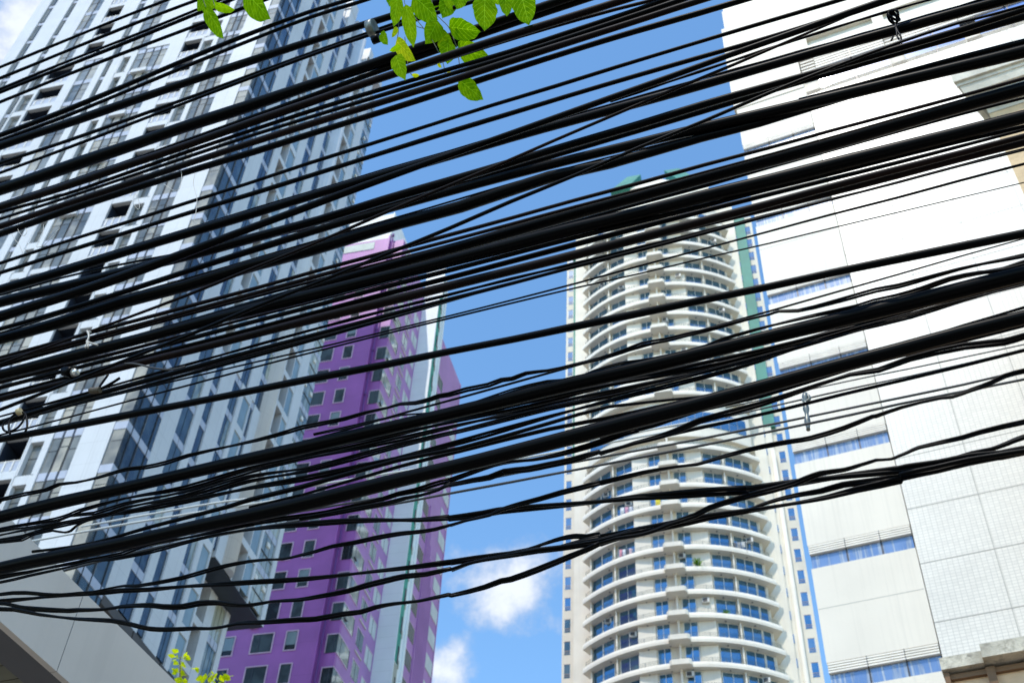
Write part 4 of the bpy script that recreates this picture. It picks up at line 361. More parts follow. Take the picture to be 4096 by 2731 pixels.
def parts(root, name, specs, mats, cap=98):
    """specs: list of (MB, local centre, size); the ones that show largest become parts, the rest one part"""
    M = Matrix.Rotation(root.rotation_euler.z, 4, 'Z'); M.translation = root.location
    sc_ = []
    for i, s in enumerate(specs):
        p = px(M @ Vector(s[1])); v = 0
        if p and -60 < p[0] < 4156 and -60 < p[1] < 2791: v = s[2] / p[2]
        sc_.append((-v, i))
    sc_.sort(); keep = [i for _, i in sc_[:cap]] if len(specs) > 100 else [i for _, i in sc_]
    rest = [i for _, i in sc_[cap:]] if len(specs) > 100 else []
    made = [(i, specs[i][0].build(name, mats, root)) for i in keep]
    if rest:
        a = MB()
        for i in rest:
            b = specs[i][0]; n = len(a.v); a.v += b.v; a.f += [[n + k for k in q] for q in b.f]; a.mi += b.mi; a.sm += b.sm
        a.build(name, mats, root, 'stuff')
    return made
# ------------------------------------------------------------------ materials used
WHITE_T = mat('tower_white_panel', (.58, .585, .59), .45, .03, .5, joint=(1.5, 1.375, .014), jcol=.82, streak=.14)
DARKGAP = mat('dark_recess', (.03, .035, .045), .7)
BLUEGREY = mat('spandrel_panel', (.42, .44, .51), .35, .04, spec=.5)
GL_BEIGE = glass('beige_glass', (.14, .14, .13), mirror=-.04, tint=(.7, .75, .8), col2=(.42, .385, .31), rnd=.9)  # grey panes mixed towards beige at random
GL_GREY = glass('grey_glass', (.07, .08, .08), mirror=-.04, tint=(.7, .75, .8), col2=(.22, .225, .21), rnd=.9)
GL_NAVY = glass('navy_glass', (.010, .018, .032), mirror=-.01, tint=(.5, .6, .8), col2=(.06, .09, .105), rnd=1.1)
GL_TEAL = glass('teal_panel_glass', (.17, .225, .24), mirror=-.01, col2=(.24, .30, .31), rnd=.6)
GL_CLEAR = glass('balcony_glass', (.05, .075, .07), mirror=.02, col2=(.40, .40, .31), rnd=1.0)
MULL = mat('dark_mullion', (.035, .04, .055), .4)
BALC = mat('balcony_recess_shade', (.018, .026, .045), .6, .15)  # near-black navy, shade of the balcony recess put into the colour
POST = mat('pale_post', (.78, .74, .68), .5)
PURPLE = mat('purple_paint', (.35, .105, .38), .42, .09, .35, spec=.6, streak=.16, bump=.12, bscale=9, joint=(60, 2.95, .02), jcol=.82)
PURPLE_SKYLIT = mat('purple_skylit_side', (.40, .19, .43), .45, .06, .35, streak=.12)  # same purple made lighter: sky light on the side put into the colour
PWHITE = mat('shaft_white_panel', (.74, .77, .76), .5, .03, .4, joint=(30, 1.1, .02), jcol=.86)
PTRIM = mat('window_trim', (.62, .44, .56), .6)
PGLASS = glass('dark_window_glass', (.007, .009, .012), mirror=-.03, tint=(.35, .4, .45), col2=(.06, .085, .095), rnd=.9)
PCORNER = glass('corner_bay_glass', (.22, .24, .22), mirror=.10, col2=(.42, .43, .36), rnd=.5)
PGREEN = mat('green_strip_wall', (.03, .29, .21), .5, .1)
PBEIGE = mat('beige_infill', (.40, .40, .33), .6, .1)
PGREY = mat('pale_grey_panel', (.56, .58, .57), .6, .06, 1)
PIPE = mat('purple_pipe', (.14, .04, .20), .5)
CWHITE = mat('cream_white_render', (.74, .685, .575), .65, .05, .4, streak=.14, bump=.1, bscale=6)
CBEIGE = mat('beige_render', (.68, .62, .51), .7, .05, .5, streak=.15)
CGREEN = mat('green_render', (.035, .22, .17), .55, .08, .5)
CGLASS = glass('blue_glass', (.012, .05, .09), mirror=.27, tint=(.24, .56, .90), col2=(.10, .14, .15), rnd=.8)
CFRAME = mat('white_window_frame', (.72, .70, .64), .5)
RAIL = mat('dark_railing', (.05, .08, .09), .4)
ACW = mat('aircon_casing', (.62, .61, .56), .5)
ACF = mat('aircon_fan_grille', (.05, .05, .05), .5)
BWHITE = mat('white_wall_panel', (.75, .68, .575), .55, .04, .3, streak=.20, bump=.05, bscale=12)
BTILE = mat('small_white_tiles', (.78, .735, .655), .35, .03, .4, tile=(.165, .11, .010, .74, .10))
SEAM = mat('expansion_seam', (.42, .40, .36), .8)
BLOUV = mat('white_louvre', (.84, .78, .68), .5)
BGLASS = glass('streaked_blue_glass', (.12, .20, .36), rough=.012, mirror=.08, tint=(.5, .68, 1.0), col2=(.22, .32, .50), rnd=.5, wav=0, streak=.75)
BGLASS2 = glass('clean_blue_glass', (.03, .10, .32), rough=.012, mirror=.30, tint=(.4, .62, 1.0), col2=(.05, .14, .38), rnd=.3, wav=0)
STONE = mat('weathered_coping_stone', (.60, .53, .41), .85, .14, 3, bump=.4, bscale=14, col2=(.30, .26, .20))
ORANGE = mat('ochre_render', (.76, .50, .30), .8, .08, 2, bump=.3, bscale=25, streak=.15)
BRACE = mat('dark_timber_frame', (.20, .11, .055), .75, .1, 2, bump=.2)
SAND = mat('sand_coloured_render', (.70, .50, .29), .8, .08, 2.5, bump=.3, bscale=25, col2=(.60, .42, .24))
CORN = mat('weathered_cornice', (.66, .61, .50), .8, .10, 2, streak=.25, bump=.2)
SOFF = mat('grey_soffit', (.34, .32, .28), .8)
FASC = mat('grey_fascia_panel', (.57, .51, .45), .45, .04, .8, streak=.14, bump=.02)
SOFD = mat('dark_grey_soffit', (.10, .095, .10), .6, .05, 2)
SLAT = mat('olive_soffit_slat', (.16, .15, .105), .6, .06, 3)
BLACK = mat('black_cable_sheath', (.0008, .0008, .001), .36, .3, 3, spec=.06)
RUST = mat('brown_black_cable_sheath', (.006, .0022, .0016), .45, .4, 2, spec=.08)
GREYW = mat('grey_metal_wire', (.035, .035, .034), .5, .1, 3)
PALEW = mat('pale_wire', (.62, .62, .58), .5)
METAL = mat('dull_clamp_metal', (.20, .21, .19), .45, .2, 20, metallic=.6)
TIEM = mat('pale_tie_wire', (.50, .46, .40), .45, .1, 20)
ASPH = mat('asphalt', (.06, .06, .062), .9, .15, 4, bump=.4)
PAVE = mat('concrete_paving', (.38, .34, .28), .85, .1, 2, joint=(.6, .6, .01), jcol=.6)
GRND = mat('city_ground', (.34, .29, .22), .9, .15, .05)
BARK = mat('bark', (.12, .09, .06), .9, .3, 8, bump=.6)
STEMM = mat('vine_stem', (.05, .06, .02), .7, .2, 20)

def leafmat(name, col, col2, trans):
    mm = bpy.data.materials.new(name); mm.use_nodes = True; t = mm.node_tree; b = t.nodes['Principled BSDF']
    tc = nn(t, 'ShaderNodeTexCoord'); no = nn(t, 'ShaderNodeTexNoise'); no.inputs['Scale'].default_value = 22; no.inputs['Detail'].default_value = 6; t.links.new(tc.outputs['Object'], no.inputs['Vector'])
    oi = nn(t, 'ShaderNodeObjectInfo'); ad = nn(t, 'ShaderNodeMath', operation='MULTIPLY_ADD'); ad.inputs[1].default_value = .6; ad.use_clamp = True
    mr = nn(t, 'ShaderNodeMapRange'); mr.inputs[1].default_value = .35; mr.inputs[2].default_value = .75; mr.inputs[3].default_value = -.2; mr.inputs[4].default_value = .6; t.links.new(no.outputs[0], mr.inputs[0])
    t.links.new(oi.outputs['Random'], ad.inputs[0]); t.links.new(mr.outputs[0], ad.inputs[2])
    x = nn(t, 'ShaderNodeMix', data_type='RGBA'); x.inputs[6].default_value = (*col, 1); x.inputs[7].default_value = (*col2, 1); t.links.new(ad.outputs[0], x.inputs[0])
    # veins: paler net carried in the leaf's own coordinates (u across, v along)
    uv = nn(t, 'ShaderNodeUVMap'); sx = nn(t, 'ShaderNodeSeparateXYZ'); t.links.new(uv.outputs[0], sx.inputs[0])
    def f(op, a, b_=None):
        n = nn(t, 'ShaderNodeMath', operation=op)
        for i, v in enumerate((a, b_)):
            if v is None: continue
            if isinstance(v, (int, float)): n.inputs[i].default_value = v
            else: t.links.new(v, n.inputs[i])
        return n.outputs[0]
    au = f('ABSOLUTE', f('SUBTRACT', sx.outputs[0], .5)); ph = f('SUBTRACT', sx.outputs[1], f('MULTIPLY', au, .75))
    rib = f('ABSOLUTE', f('SUBTRACT', f('FRACT', f('MULTIPLY', ph, 6.5)), .5))
    v1 = f('LESS_THAN', rib, .045); v2 = f('LESS_THAN', au, .012); vv = f('MAXIMUM', v1, v2)
    x2 = nn(t, 'ShaderNodeMix', data_type='RGBA'); t.links.new(f('MULTIPLY', vv, .45), x2.inputs[0]); t.links.new(x.outputs[2], x2.inputs[6]); x2.inputs[7].default_value = (*[min(1, k * 1.9 + .02) for k in col2], 1)
    t.links.new(x2.outputs[2], b.inputs['Base Color']); b.inputs['Roughness'].default_value = .6; b.inputs['Specular IOR Level'].default_value = 0.0
    tr = nn(t, 'ShaderNodeBsdfTranslucent'); sat = nn(t, 'ShaderNodeMix', data_type='RGBA', blend_type='MULTIPLY'); sat.inputs[0].default_value = 1; t.links.new(x2.outputs[2], sat.inputs[6]); sat.inputs[7].default_value = (*trans, 1)
    t.links.new(sat.outputs[2], tr.inputs[0]); ms = nn(t, 'ShaderNodeAddShader'); t.links.new(b.outputs[0], ms.inputs[0]); t.links.new(tr.outputs[0], ms.inputs[1])
    t.links.new(ms.outputs[0], t.nodes['Material Output'].inputs[0])
    return mm
LEAF = leafmat('vine_leaf', (.030, .080, .001), (.080, .150, .002), (3.0, 2.6, .4))
LEAFY = leafmat('young_sunlit_leaf', (.15, .19, .004), (.24, .26, .008), (2.2, 2.0, .4))

# ------------------------------------------------------------------ setting: ground and street
g = MB(); g.face([0, 1, 2, 3]); g.v = [(-1500, -1500, 0), (1500, -1500, 0), (1500, 1500, 0), (-1500, 1500, 0)]
structure(g.build('ground', GRND))
dx = Vector((math.sin(R(116.3)), math.cos(R(116.3)), 0)); dy = Vector((math.sin(R(26.3)), math.cos(R(26.3)), 0))
def strip(name, y0, y1, z0, z1, m_, ln=300):
    o = MB().box(-ln, ln, y0, y1, z0, z1).build(name, m_); o.rotation_euler = (0, 0, -R(26.3)); return structure(o)
strip('road', -12.0, -2.2, -.2, .012, ASPH)
strip('pavement', -2.2, 4.2, -.2, .15, PAVE)
strip('road_markings', -7.2, -7.05, .004, .016, mat('road_paint', (.75, .74, .7), .8))

# ------------------------------------------------------------------ left tower
TZ = -R(16.1)
T = thing('apartment_tower', 'very tall white and blue-glass tower with stepped balconies filling the left side', 'tower', (-18.623, 45.323, 0), TZ)
H = 2.75; Z0 = 2.55; TOP = 98.6
wall = MB()
lowc = [('s', -21.75, -21.1), ('s', -19.5, -18.98), ('w', -18.92, -17.76), ('b', -17.66, -15.64), ('p', -14.84, -13.39, 2), ('s', -12.81, -12.36), ('w', -11.66, -10.78), ('q', -10.5, -8.0, 4),
        ('b', -6.82, -5.36), ('w', -5.28, -4.25), ('p', -4.02, -2.37, 3)]
higc = [('s', -21.75, -21.1), ('s', -19.5, -18.98), ('p', -17.5, -16.32, 2), ('b', -15.45, -14.05), ('s', -12.7, -12.1), ('p', -11.4, -9.9, 2), ('b', -6.85, -5.2), ('w', -5.0, -4.1), ('p', -3.75, -2.3, 3)]
Z = Z0 + H * 28
win_s, panes_s, balc_s = [], [], []
def stripes(cols, x0, x1, zl, zh, f):
    x = x0
    for c in cols:
        f(x, c[1], zl, zh); x = c[2]
    f(x, x1, zl, zh)
stripes(lowc, -22.9, -.72, 0, Z, lambda a, b, zl, zh: wall.box(a, b, 0, 1.4, zl, zh))
stripes(higc, -22.9, -.72, Z, TOP, lambda a, b, zl, zh: wall.box(a, b, 0, 1.4, zl, zh))
nf = int(TOP / H)
def pane_group(a, b, n, z, zt, front=True):
    """n tall panes between dark mullions over a blue-grey spandrel"""
    q = MB(); y = .10
    def bx(p0, p1, d0, d1, zz0, zz1, mi):
        if front: q.box(p0, p1, d0, d1, zz0, zz1, mi)
        else: q.box(-d1, -d0, p0, p1, zz0, zz1, mi)
    wd = (b - a) / n; sp = .5
    bx(a, b, .16, 1.38, z, zt, 0)
    for i in range(n):
        p0 = a + i * wd + (.07 if i else .02); p1 = a + (i + 1) * wd - .07
        bx(p0, p1, y, .2, z + .02, zt - sp, 1 if (i + int(z)) % 2 else 2)
        bx(p0, p1, .06, .2, zt - sp, zt, 3)
        zz = z + (zt - sp - z) * (.62 if i != n // 2 or n < 3 else .72)
        bx(p0, p1, .085, .19, zz, zz + .035, 0)
    return q
for k in range(int(26 / H), nf):
    z = Z0 + H * k - H + .0; zt = z + H
    if zt > TOP: break
    cols = higc if z >= Z - .1 else lowc
    for c in cols:
        a, b = c[1], c[2]; ctr = ((a + b) / 2, 0, z + 1.2)
        if c[0] == 's':
            q = MB(); q.box(a, b, .22, 1.38, z, zt, 0); q.box(a + .05, (a + b) / 2 - .04, .14, .23, z + .25, zt - .45, 2); q.box((a + b) / 2 + .06, b - .04, .14, .23, z + .1, zt - .45, 2); q.box(a + .02, b - .02, .10, .23, zt - .42, zt - .02, 3)
            win_s.append((q, ctr, (b - a) * 1.6))
        elif c[0] in 'pq':
            q = pane_group(a, b, c[3], z, zt)
            if c[0] == 'q' and k % 2: q.box(a + .3, a + 1.5, -.12, .1, zt - .62, zt - .2, 4)
            panes_s.append((q, ctr, (b - a) * 2.2))
        elif c[0] == 'w':
            q = MB(); q.box(a, b, .05, 1.38, zt - .58, zt, 4); q.box(a, a + .1, .02, 1.3, z, zt - .58, 4); q.box(b - .16, b, .02, 1.3, z, zt - .58, 4)
            q.box(a + .1, b - .16, .30, .42, z, zt - .58, 5); q.box(a + .1, b - .16, .28, .31, z + 1.25, z + 1.29, 0); q.box(a, b, .42, 1.38, z, zt - .58, 0)
            win_s.append((q, ctr, (b - a) * 2))
        else:
            q = MB(); q.box(a, b, 1.36, 1.42, z, zt, 6); q.box(a + .001, a + .03, .14, 1.36, z + .22, zt - .12, 6); q.box(b - .03, b - .001, .14, 1.36, z + .22, zt - .12, 6); q.box(a + .03, b - .03, .3, 1.36, zt - .16, zt - .121, 6); q.box(a + .03, b - .03, .14, 1.36, z + .221, z + .24, 6); q.box(a, b, .02, 1.36, zt - .12, zt + .22, 4)  # thin dark liner sheets paint the shade inside the balcony
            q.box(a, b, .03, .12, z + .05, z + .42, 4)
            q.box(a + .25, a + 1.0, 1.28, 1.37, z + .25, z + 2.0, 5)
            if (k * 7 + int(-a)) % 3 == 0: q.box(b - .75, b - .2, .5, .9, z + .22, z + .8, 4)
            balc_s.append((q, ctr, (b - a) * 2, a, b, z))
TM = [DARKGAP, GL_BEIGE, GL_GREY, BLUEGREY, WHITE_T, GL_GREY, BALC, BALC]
# corner bay and long side
corner_s = []
for k in range(int(26 / H), nf):
    z = Z0 + H * k - H; zt = z + H
    if zt > TOP: break
    q = MB(); q.box(-.7, .0, .02, 2.5, zt - .5, zt, 3); q.box(-.66, -.02, .05, 1.4, z, zt - .5, 1); q.box(-.62, -.03, .04, .08, z + 1.5, z + 1.54, 0)
    for (a, b) in ((.06, .5), (.55, 1.24), (1.29, 2.12), (2.17, 2.46)):
        q.box(-.4, -.02, a, b, z, zt - .5, 8); q.box(-.3, .015, a + .02, b - .02, zt - .48, zt - .03, 3)
    for a in (.5, 1.245, 2.125): q.box(-.3, .03, a, a + .05, z, zt, 0)
    if k % 3 == 1: q.box(-.2, -.005, 1.29, 2.12, z + 1.3, z + 1.36, 0)
    corner_s.append((q, (-.1, 1, z + 1.2), 5))
side_low = [('g', 3.9, 5.2, 2), ('g', 5.85, 6.62, 1), ('g', 8.0, 8.95, 2), ('w', 9.35, 10.42), ('g', 10.46, 10.9, 1), ('b', 13.2, 14.28), ('w', 14.3, 15.45), ('c', 15.62, 17.5, 3)]
side_hig = [('g', 3.92, 4.96, 2), ('b', 5.7, 6.6), ('w', 6.63, 7.72), ('g', 8.6, 9.6, 2), ('g', 10.76, 11.86, 2), ('b', 13.4, 14.35), ('w', 14.36, 15.3), ('c', 16.4, 18.0, 3)]
ZM = Z0 + H * 18; ZSOF = 40.65; ZPOD = 32.6
def sw(a, b, zl, zh):
    if zl < ZSOF and a > 10.8 and zl > 1: return
    wall.box(-1.0, 0, a, b, zl, zh)
x = 2.5
for c in side_low:
    wall.box(-1.0, 0, x, c[1], ZPOD if x < 10.6 else ZSOF, ZM); x = c[2]
wall.box(-1.0, 0, x, 18.0, ZSOF, ZM)
x = 2.5
for c in side_hig:
    wall.box(-1.0, 0, x, c[1], ZM, TOP); x = c[2]
if x < 18.0: wall.box(-1.0, 0, x, 18.05, ZM, TOP)
# set-back lower part under the overhang
low2 = [('b', 12.3, 13.7), ('g', 14.55, 15.9, 3)]
for (a, b) in ((10.9, 12.3), (13.7, 14.55), (15.9, 16.4)): wall.box(-2.4, -1.4, a, b, 0, ZSOF)
for k in range(int(28 / H), nf):
    z = Z0 + H * k - H; zt = z + H
    if zt > TOP: break
    for c in (side_hig if z >= ZM - .1 else side_low):
        a, b = c[1], c[2]
        if z < ZSOF - .3 and a > 10.2: continue
        if z < ZPOD - .5: continue
        ctr = (0, (a + b) / 2, z + 1.2)
        if c[0] in 'gc':
            n = c[3]; wd = (b - a) / n; q = MB(); q.box(-.98, -.2, a, b, z, zt, 0)
            for i in range(n):
                p0, p1 = a + i * wd + .03, a + (i + 1) * wd - .03
                q.box(-.25, -.10, p0, p1, z + .03, zt - .5, 9 if c[0] == 'c' else (8 if i == 0 else (8 if (k + i) % 3 else 9)))
                q.box(-.25, -.07, p0, p1, zt - .5, zt - .02, 3)
                if c[0] == 'c': q.box(-.25, -.06, p0, p1, z + .9, z + .95, 0); q.box(-.12, -.03, p0 + .1, p1 - .1, z + 1.55, z + 1.85, 10) if (k + i) % 2 else None
            panes_s.append((q, ctr, (b - a) * 1.5))
        elif c[0] == 'w':
            q = MB(); q.box(-.98, -.02, a, b, zt - .55, zt, 4); q.box(-.9, -.01, a, a + .07, z, zt - .55, 4); q.box(-.9, -.01, b - .07, b, z, zt - .55, 4); q.box(-.5, -.08, a + .07, b - .07, z, zt - .55, 11)
            win_s.append((q, ctr, (b - a) * 1.6))
        else:
            q = MB(); q.box(-.99, -.95, a, b, z, zt, 6); q.box(-.95, -.01, a, b, zt - .45, zt, 4); q.box(-.3, -.2, a + .15, a + .2, z, z + .9, 10); q.box(-.94, -.9, a + .3, b - .1, z + .1, z + 1.9, 5); q.box(-.95, -.03, a, a + .03, z, zt - .45, 7)
            balc_s.append((q, ctr, (b - a) * 1.5, None, None, z))
    if z < ZSOF - .3:
        q = MB(); q.box(-2.38, -2.3, 12.3, 13.7, z, zt, 6); q.box(-2.3, -1.42, 12.3, 13.7, zt - .5, zt, 4); q.box(-2.3, -2.25, 12.6, 13.2, z + .2, z + 1.9, 5)
        balc_s.append((q, (-1.5, 13, z + 1), 1.8, None, None, z))
        q = MB(); q.box(-2.38, -1.6, 14.55, 15.9, z, zt, 0)
        for i in range(3): q.box(-1.62, -1.5, 14.58 + i * .45, 14.97 + i * .45, z, zt - .5, 9); q.box(-1.62, -1.46, 14.58 + i * .45, 14.97 + i * .45, zt - .5, zt, 3)
        panes_s.append((q, (-1.5, 15, z + 1), 1.8))
        if z < ZPOD: continue
wall.box(-22.9, -.98, 1.4, 10.9, 0, TOP); wall.box(-22.9, -2.38, 10.9, 18.0, 0, TOP - .01); wall.box(-2.39, -.985, 10.9, 18.0, ZSOF, TOP - .005)
wall.box(-22.8, -8.2, 1.6, 17.6, TOP - .02, 122)  # unseen upper block, added to cast shade on the purple building's front
wall.build('wall', WHITE_T, T)
TM2 = TM + [GL_NAVY, GL_CLEAR, POST, GL_TEAL]
parts(T, 'window', win_s, TM2); parts(T, 'window_bay', panes_s, TM2); parts(T, 'corner_window', corner_s, TM2)
mb = parts(T, 'balcony', [b[:3] for b in balc_s], TM2)
for i, o in mb:
    _, _, _, a, b, z = balc_s[i]
    if a is None: continue
    q = MB(); q.box(a + .04, b - .04, .05, .07, z + .44, z + 1.05, 0); q.box(a, b, .03, .09, z + 1.05, z + 1.1, 1)
    for t_ in (.12, .42, .74): q.box(a + (b - a) * t_, a + (b - a) * t_ + .07, 0, .10, z + .42, z + 1.1, 1)
    q.build('railing', [BLUEGREY, POST], o)
q = MB(); q.prism([(-.55 + .98 * math.cos(t_), 12.38 + .78 * math.sin(t_)) for t_ in [2 * math.pi * i / 28 for i in range(28)]], ZSOF - .0, TOP + .3, 0, True); q.build('column', WHITE_T, T)
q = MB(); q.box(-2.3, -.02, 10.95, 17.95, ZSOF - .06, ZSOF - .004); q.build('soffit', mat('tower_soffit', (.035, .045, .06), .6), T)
q = MB()
for i, (a, b) in enumerate(((2.5, 5.5), (5.6, 8.4), (8.5, 10.85))): q.box(-.5, .03, a, b, ZPOD - .5, ZPOD - .01)
q.build('podium_edge', mat('brown_podium_edge', (.07, .06, .055), .6), T)
q = MB()
for a, b, h_ in ((-.6, 7.9, 1.2), (9.5, 10.8, 1.9), (11.3, 13.4, .9), (14.5, 15.3, 1.5), (16.3, 18.04, .9)): q.box(-.9, .02, max(a, .1), b, TOP + .01, TOP + h_)
q.box(-.75, -.68, 8.3, 8.36, TOP, TOP + 2.2); q.box(-.75, -.68, 11.0, 11.06, TOP, TOP + 2.6)
q.build('parapet', WHITE_T, T)

# ------------------------------------------------------------------ purple building
P = thing('purple_building', 'purple painted block with a white shaft and a dark green strip behind the left tower', 'building', (-12.2815, 84.108, 0), TZ)
PH = 102.9; SH = 2.95
q = MB(); q.box(-16, -1.46, -.5, 22, 0, PH); q.box(-1.47, -.02, .02, 22, 0, PH - .02); q.box(-1.62, -1.44, -.56, -.3, 0, PH + .3); q.build('wall', PURPLE, P)
q = MB(); q.box(-1.0, 0, .3, 23.1, 0, PH - .05); q.box(-.9, .10, 17.1, 17.35, 0, 63.5); q.box(-.9, .05, 22.9, 23.15, 0, PH)
q.build('side_wall', PURPLE_SKYLIT, P)
q = MB()
for i in range(8):
    a = 17.25 + i * .43; q.box(-.5, .12, a, a + .2, 0, 80 - i * 1.4)
q.build('corrugated_cladding', PURPLE_SKYLIT, P)
ws, vs, cw, gs, ss = [], [], [], [], []
kk0 = int(38 / SH)
for k in range(kk0, int(PH / SH) - 1):
    z = 54.17 - 5 * SH + (k - kk0) * SH - int((54.17 - 5 * SH - 38) / SH) * SH
    jig = ((k * 13) % 7 - 3) * .01
    for (a, b, n) in ((-12.6, -10.9, 2), (-9.6, -8.7, 1), (-7.1, -5.36, 2), (-4.21, -3.31, 1)):
        q = MB(); zb, zt = z - 1.67, z
        for (p0, p1, z0, z1) in ((a - .09, b + .09, zt, zt + .09), (a - .09, b + .09, zb - .09, zb), (a - .09, a, zb, zt), (b, b + .09, zb, zt)): q.box(p0, p1, -.56, -.4, z0, z1, 0)
        q.box(a, b, -.515, -.42, zb, zt, 1)
        for i in range(1, n): q.box(a + (b - a) * .33, a + (b - a) * .33 + .05, -.54, -.45, zb, zt, 2)
        if n == 1 and k % 2: q.box(a + .04, b - .04, -.53, -.45, zb + .45 + jig, zt - .04, 3)
        ws.append((q, ((a + b) / 2, -.5, z), (b - a) * 1.7))
    if k % 3 != 1:
        q = MB(); q.box(-7.57, -6.85, -.78, -.52, z + .62, z + .86, 0); vs.append((q, (-7.2, -.6, z + .7), .6))
    # corner bay window wrapping the corner
    zc = z - .34; zb = zc - 1.62; q = MB()
    q.box(-.98, .04, -.05, .12, zc, zc + .09, 0); q.box(-.98, -.9, -.05, .05, zb, zc, 0); q.box(-.9, .0, -.03, .08, zb, zc, 1); q.box(-.34, -.28, -.045, .0, zb, zc, 2)
    q.box(-.06, .05, -.04, 2.56, zc, zc + .08, 0); q.box(-.06, .05, -.02, 2.56, zb - .08, zb, 0); q.box(-.05, .03, .0, 2.5, zb, zc, 4); q.box(-.04, .045, .62, .68, zb, zc, 2)
    q.box(-.06, .05, 2.5, 2.57, zb, zc, 2)
    if k % 2 == 0: q.box(-.03, .16, .3, .9, zb + .35, zb + .42, 2)
    cw.append((q, (-.3, .6, zb + .8), 4.0))
    for (a, b, zt, h_, mi) in ((3.42, 4.98, z - .46, 1.55, 5), (5.72, 7.42, z - .74, 1.55, 6)):
        q = MB(); zb2 = zt - h_
        q.box(-.05, .05, a - .06, b + .06, zt, zt + .07, 0); q.box(-.05, .05, a - .06, a, zb2, zt, 0); q.box(-.04, .02, a, b, zb2, zt, mi)
        q.box(-.04, .035, a + .7, a + .75, zb2, zt, 2)
        ss.append((q, (0, (a + b) / 2, zt - .8), 1.6))
    q = MB(); q.box(-.05, .08, 3.5, 5.1, z + .28, z + .42, 0); vs.append((q, (0, 4.3, z), .7))
    for (a, b, mi) in ((15.15, 16.9, 1), (20.72, 22.8, 7)):
        q = MB(); zt = z - 1.2
        q.box(-.05, .04, a - .06, b + .06, zt, zt + .07, 0) if mi == 1 else None
        q.box(-.04, .02 if mi == 1 else .06, a, b, zt - 1.6, zt, mi)
        gs.append((q, (0, (a + b) / 2, zt), 1.6))
PM = [PTRIM, PGLASS, MULL, GL_TEAL, PCORNER, PCORNER, PGREY, PGREY]
PM[5] = glass('side_window_glass', (.05, .07, .07), mirror=.06, col2=(.28, .28, .22), rnd=.9)
parts(P, 'window', ws, PM); parts(P, 'corner_window', cw, PM); parts(P, 'side_window', ss, PM); parts(P, 'rear_window', gs, PM); parts(P, 'vent_grille', vs, [mat('cream_vent', (.55, .50, .46), .6)])
q = MB(); q.tube([(-1.2, -.34, 0), (-1.2, -.34, PH)], .085, 10)
for k in range(20, 36): q.tube([(-1.2, -.34, k * SH), (-1.2, -.34, k * SH + .35)], .13, 10)
q.build('downpipe', PIPE, P)
q = MB(); q.box(.001, 1.86, 7.76, 9.9, 0, 106.4); q.box(.01, 2.2, 7.7, 7.76, 101.8, 106.6); q.build('shaft', PWHITE, P)
q = MB(); q.box(1.7, 1.885, 7.9, 8.78, 56, 106); q.build('green_strip', PGREEN, P)
q = MB(); q.box(1.7, 1.88, 7.9, 8.78, 0, 55.9); q.build('strip_wall', PBEIGE, P)
sl = []
for k in range(int(30 / SH), 36):
    q = MB(); z = k * SH; q.box(1.8, 1.93, 8.30, 8.62, z, z + 1.6, 1); q.box(1.8, 1.95, 8.62, 8.86, z - .3, z + .4, 0); sl.append((q, (1.9, 8.4, z), .6))
parts(P, 'slot_window', sl, [PBEIGE, PGLASS])
q = MB(); q.box(1.6, 2.02, 9.45, 9.85, 0, 104.5); q.build('fin', PWHITE, P)
q = MB(); q.box(-16, -1.5, -.45, 6, PH + .01, 107.2); q.box(-1.5, -1.4, -.5, 6, PH + .6, 107.35); q.build('penthouse', mat('bright_white_render', (.80, .80, .77), .6), P)
q = MB(); q.box(-12, -3.1, -.56, -.4, 101.4, 102.55); q.box(.0, .06, 1.0, 2.6, 99.4, 102.2); q.build('louvre_panel', mat('grey_ribbed_panel', (.56, .60, .55), .6, joint=(.18, 40, .02), jcol=.8), P)

# ------------------------------------------------------------------ curved balcony tower
CZ = -R(16.0)
C = thing('balcony_tower', 'tall cream tower with curved balconies, blue windows and green corner strips', 'tower', (18.537, 116.535, 0), CZ)
AX, AY, AR = 2.05, 11.9, 15.9
def arc(rad, xa, xb, n=28): 
    o = []
    for i in range(n + 1):
        xx = xa + (xb - xa) * i / n; o.append((xx, AY - math.sqrt(max(0, rad * rad - (xx - AX) ** 2))))
    return o
CT = 152.5
q = MB(); q.box(-10.45, 14.1, 2.2, 20, 0, CT); q.prism(arc(14.95, -7.9, 12.0) + [(12.0, 2.6), (-7.9, 2.6)], 60, CT - 3)
q.box(14.1, 15.05, 2.6, 20, 0, CT - 2); q.prism([(14.85 + .32 * math.cos(t_), 2.6 + .3 * math.sin(t_)) for t_ in [2 * math.pi * i / 16 for i in range(16)]], 0, 103, 0, True)
q.build('wall', CWHITE, C)
q = MB(); q.box(-12.2, -10.4, 4, 18, 0, 149); q.box(15.0, 16.72, 3.2, 18, 0, 150.5); q.build('wing', CBEIGE, C)
q = MB(); q.box(-11.08, -10.40, 3.85, 6, 107, 147.5); q.box(-11.3, -10.3, 3.6, 6, 147.5, 149.2); q.build('green_strip', CGREEN, C)
q = MB(); q.box(14.15, 15.62, 2.55, 6, 107, 151.5); q.build('green_strip', CGREEN, C)
wn, slot, wl, bal, ac, lt, fins = [], [], [], [], [], [], []
FL = [78.65 + 3 * k for k in range(-6, 8)] + [108.65 + 3 * k for k in range(0, 13)]
cols = [(-7.85, -6.55, 1, 0), (-6.5, -5.1, 1, 0), (-4.4, -2.25, 2, 0), (-.15, 1.3, 2, 0), (2.8, 4.3, 2, 0), (6.4, 8.55, 2, 0), (9.0, 10.9, 2, 0), (11.0, 11.85, 1, 0)]
def ay(x_, rad): return AY - math.sqrt(max(0, rad * rad - (x_ - AX) ** 2))
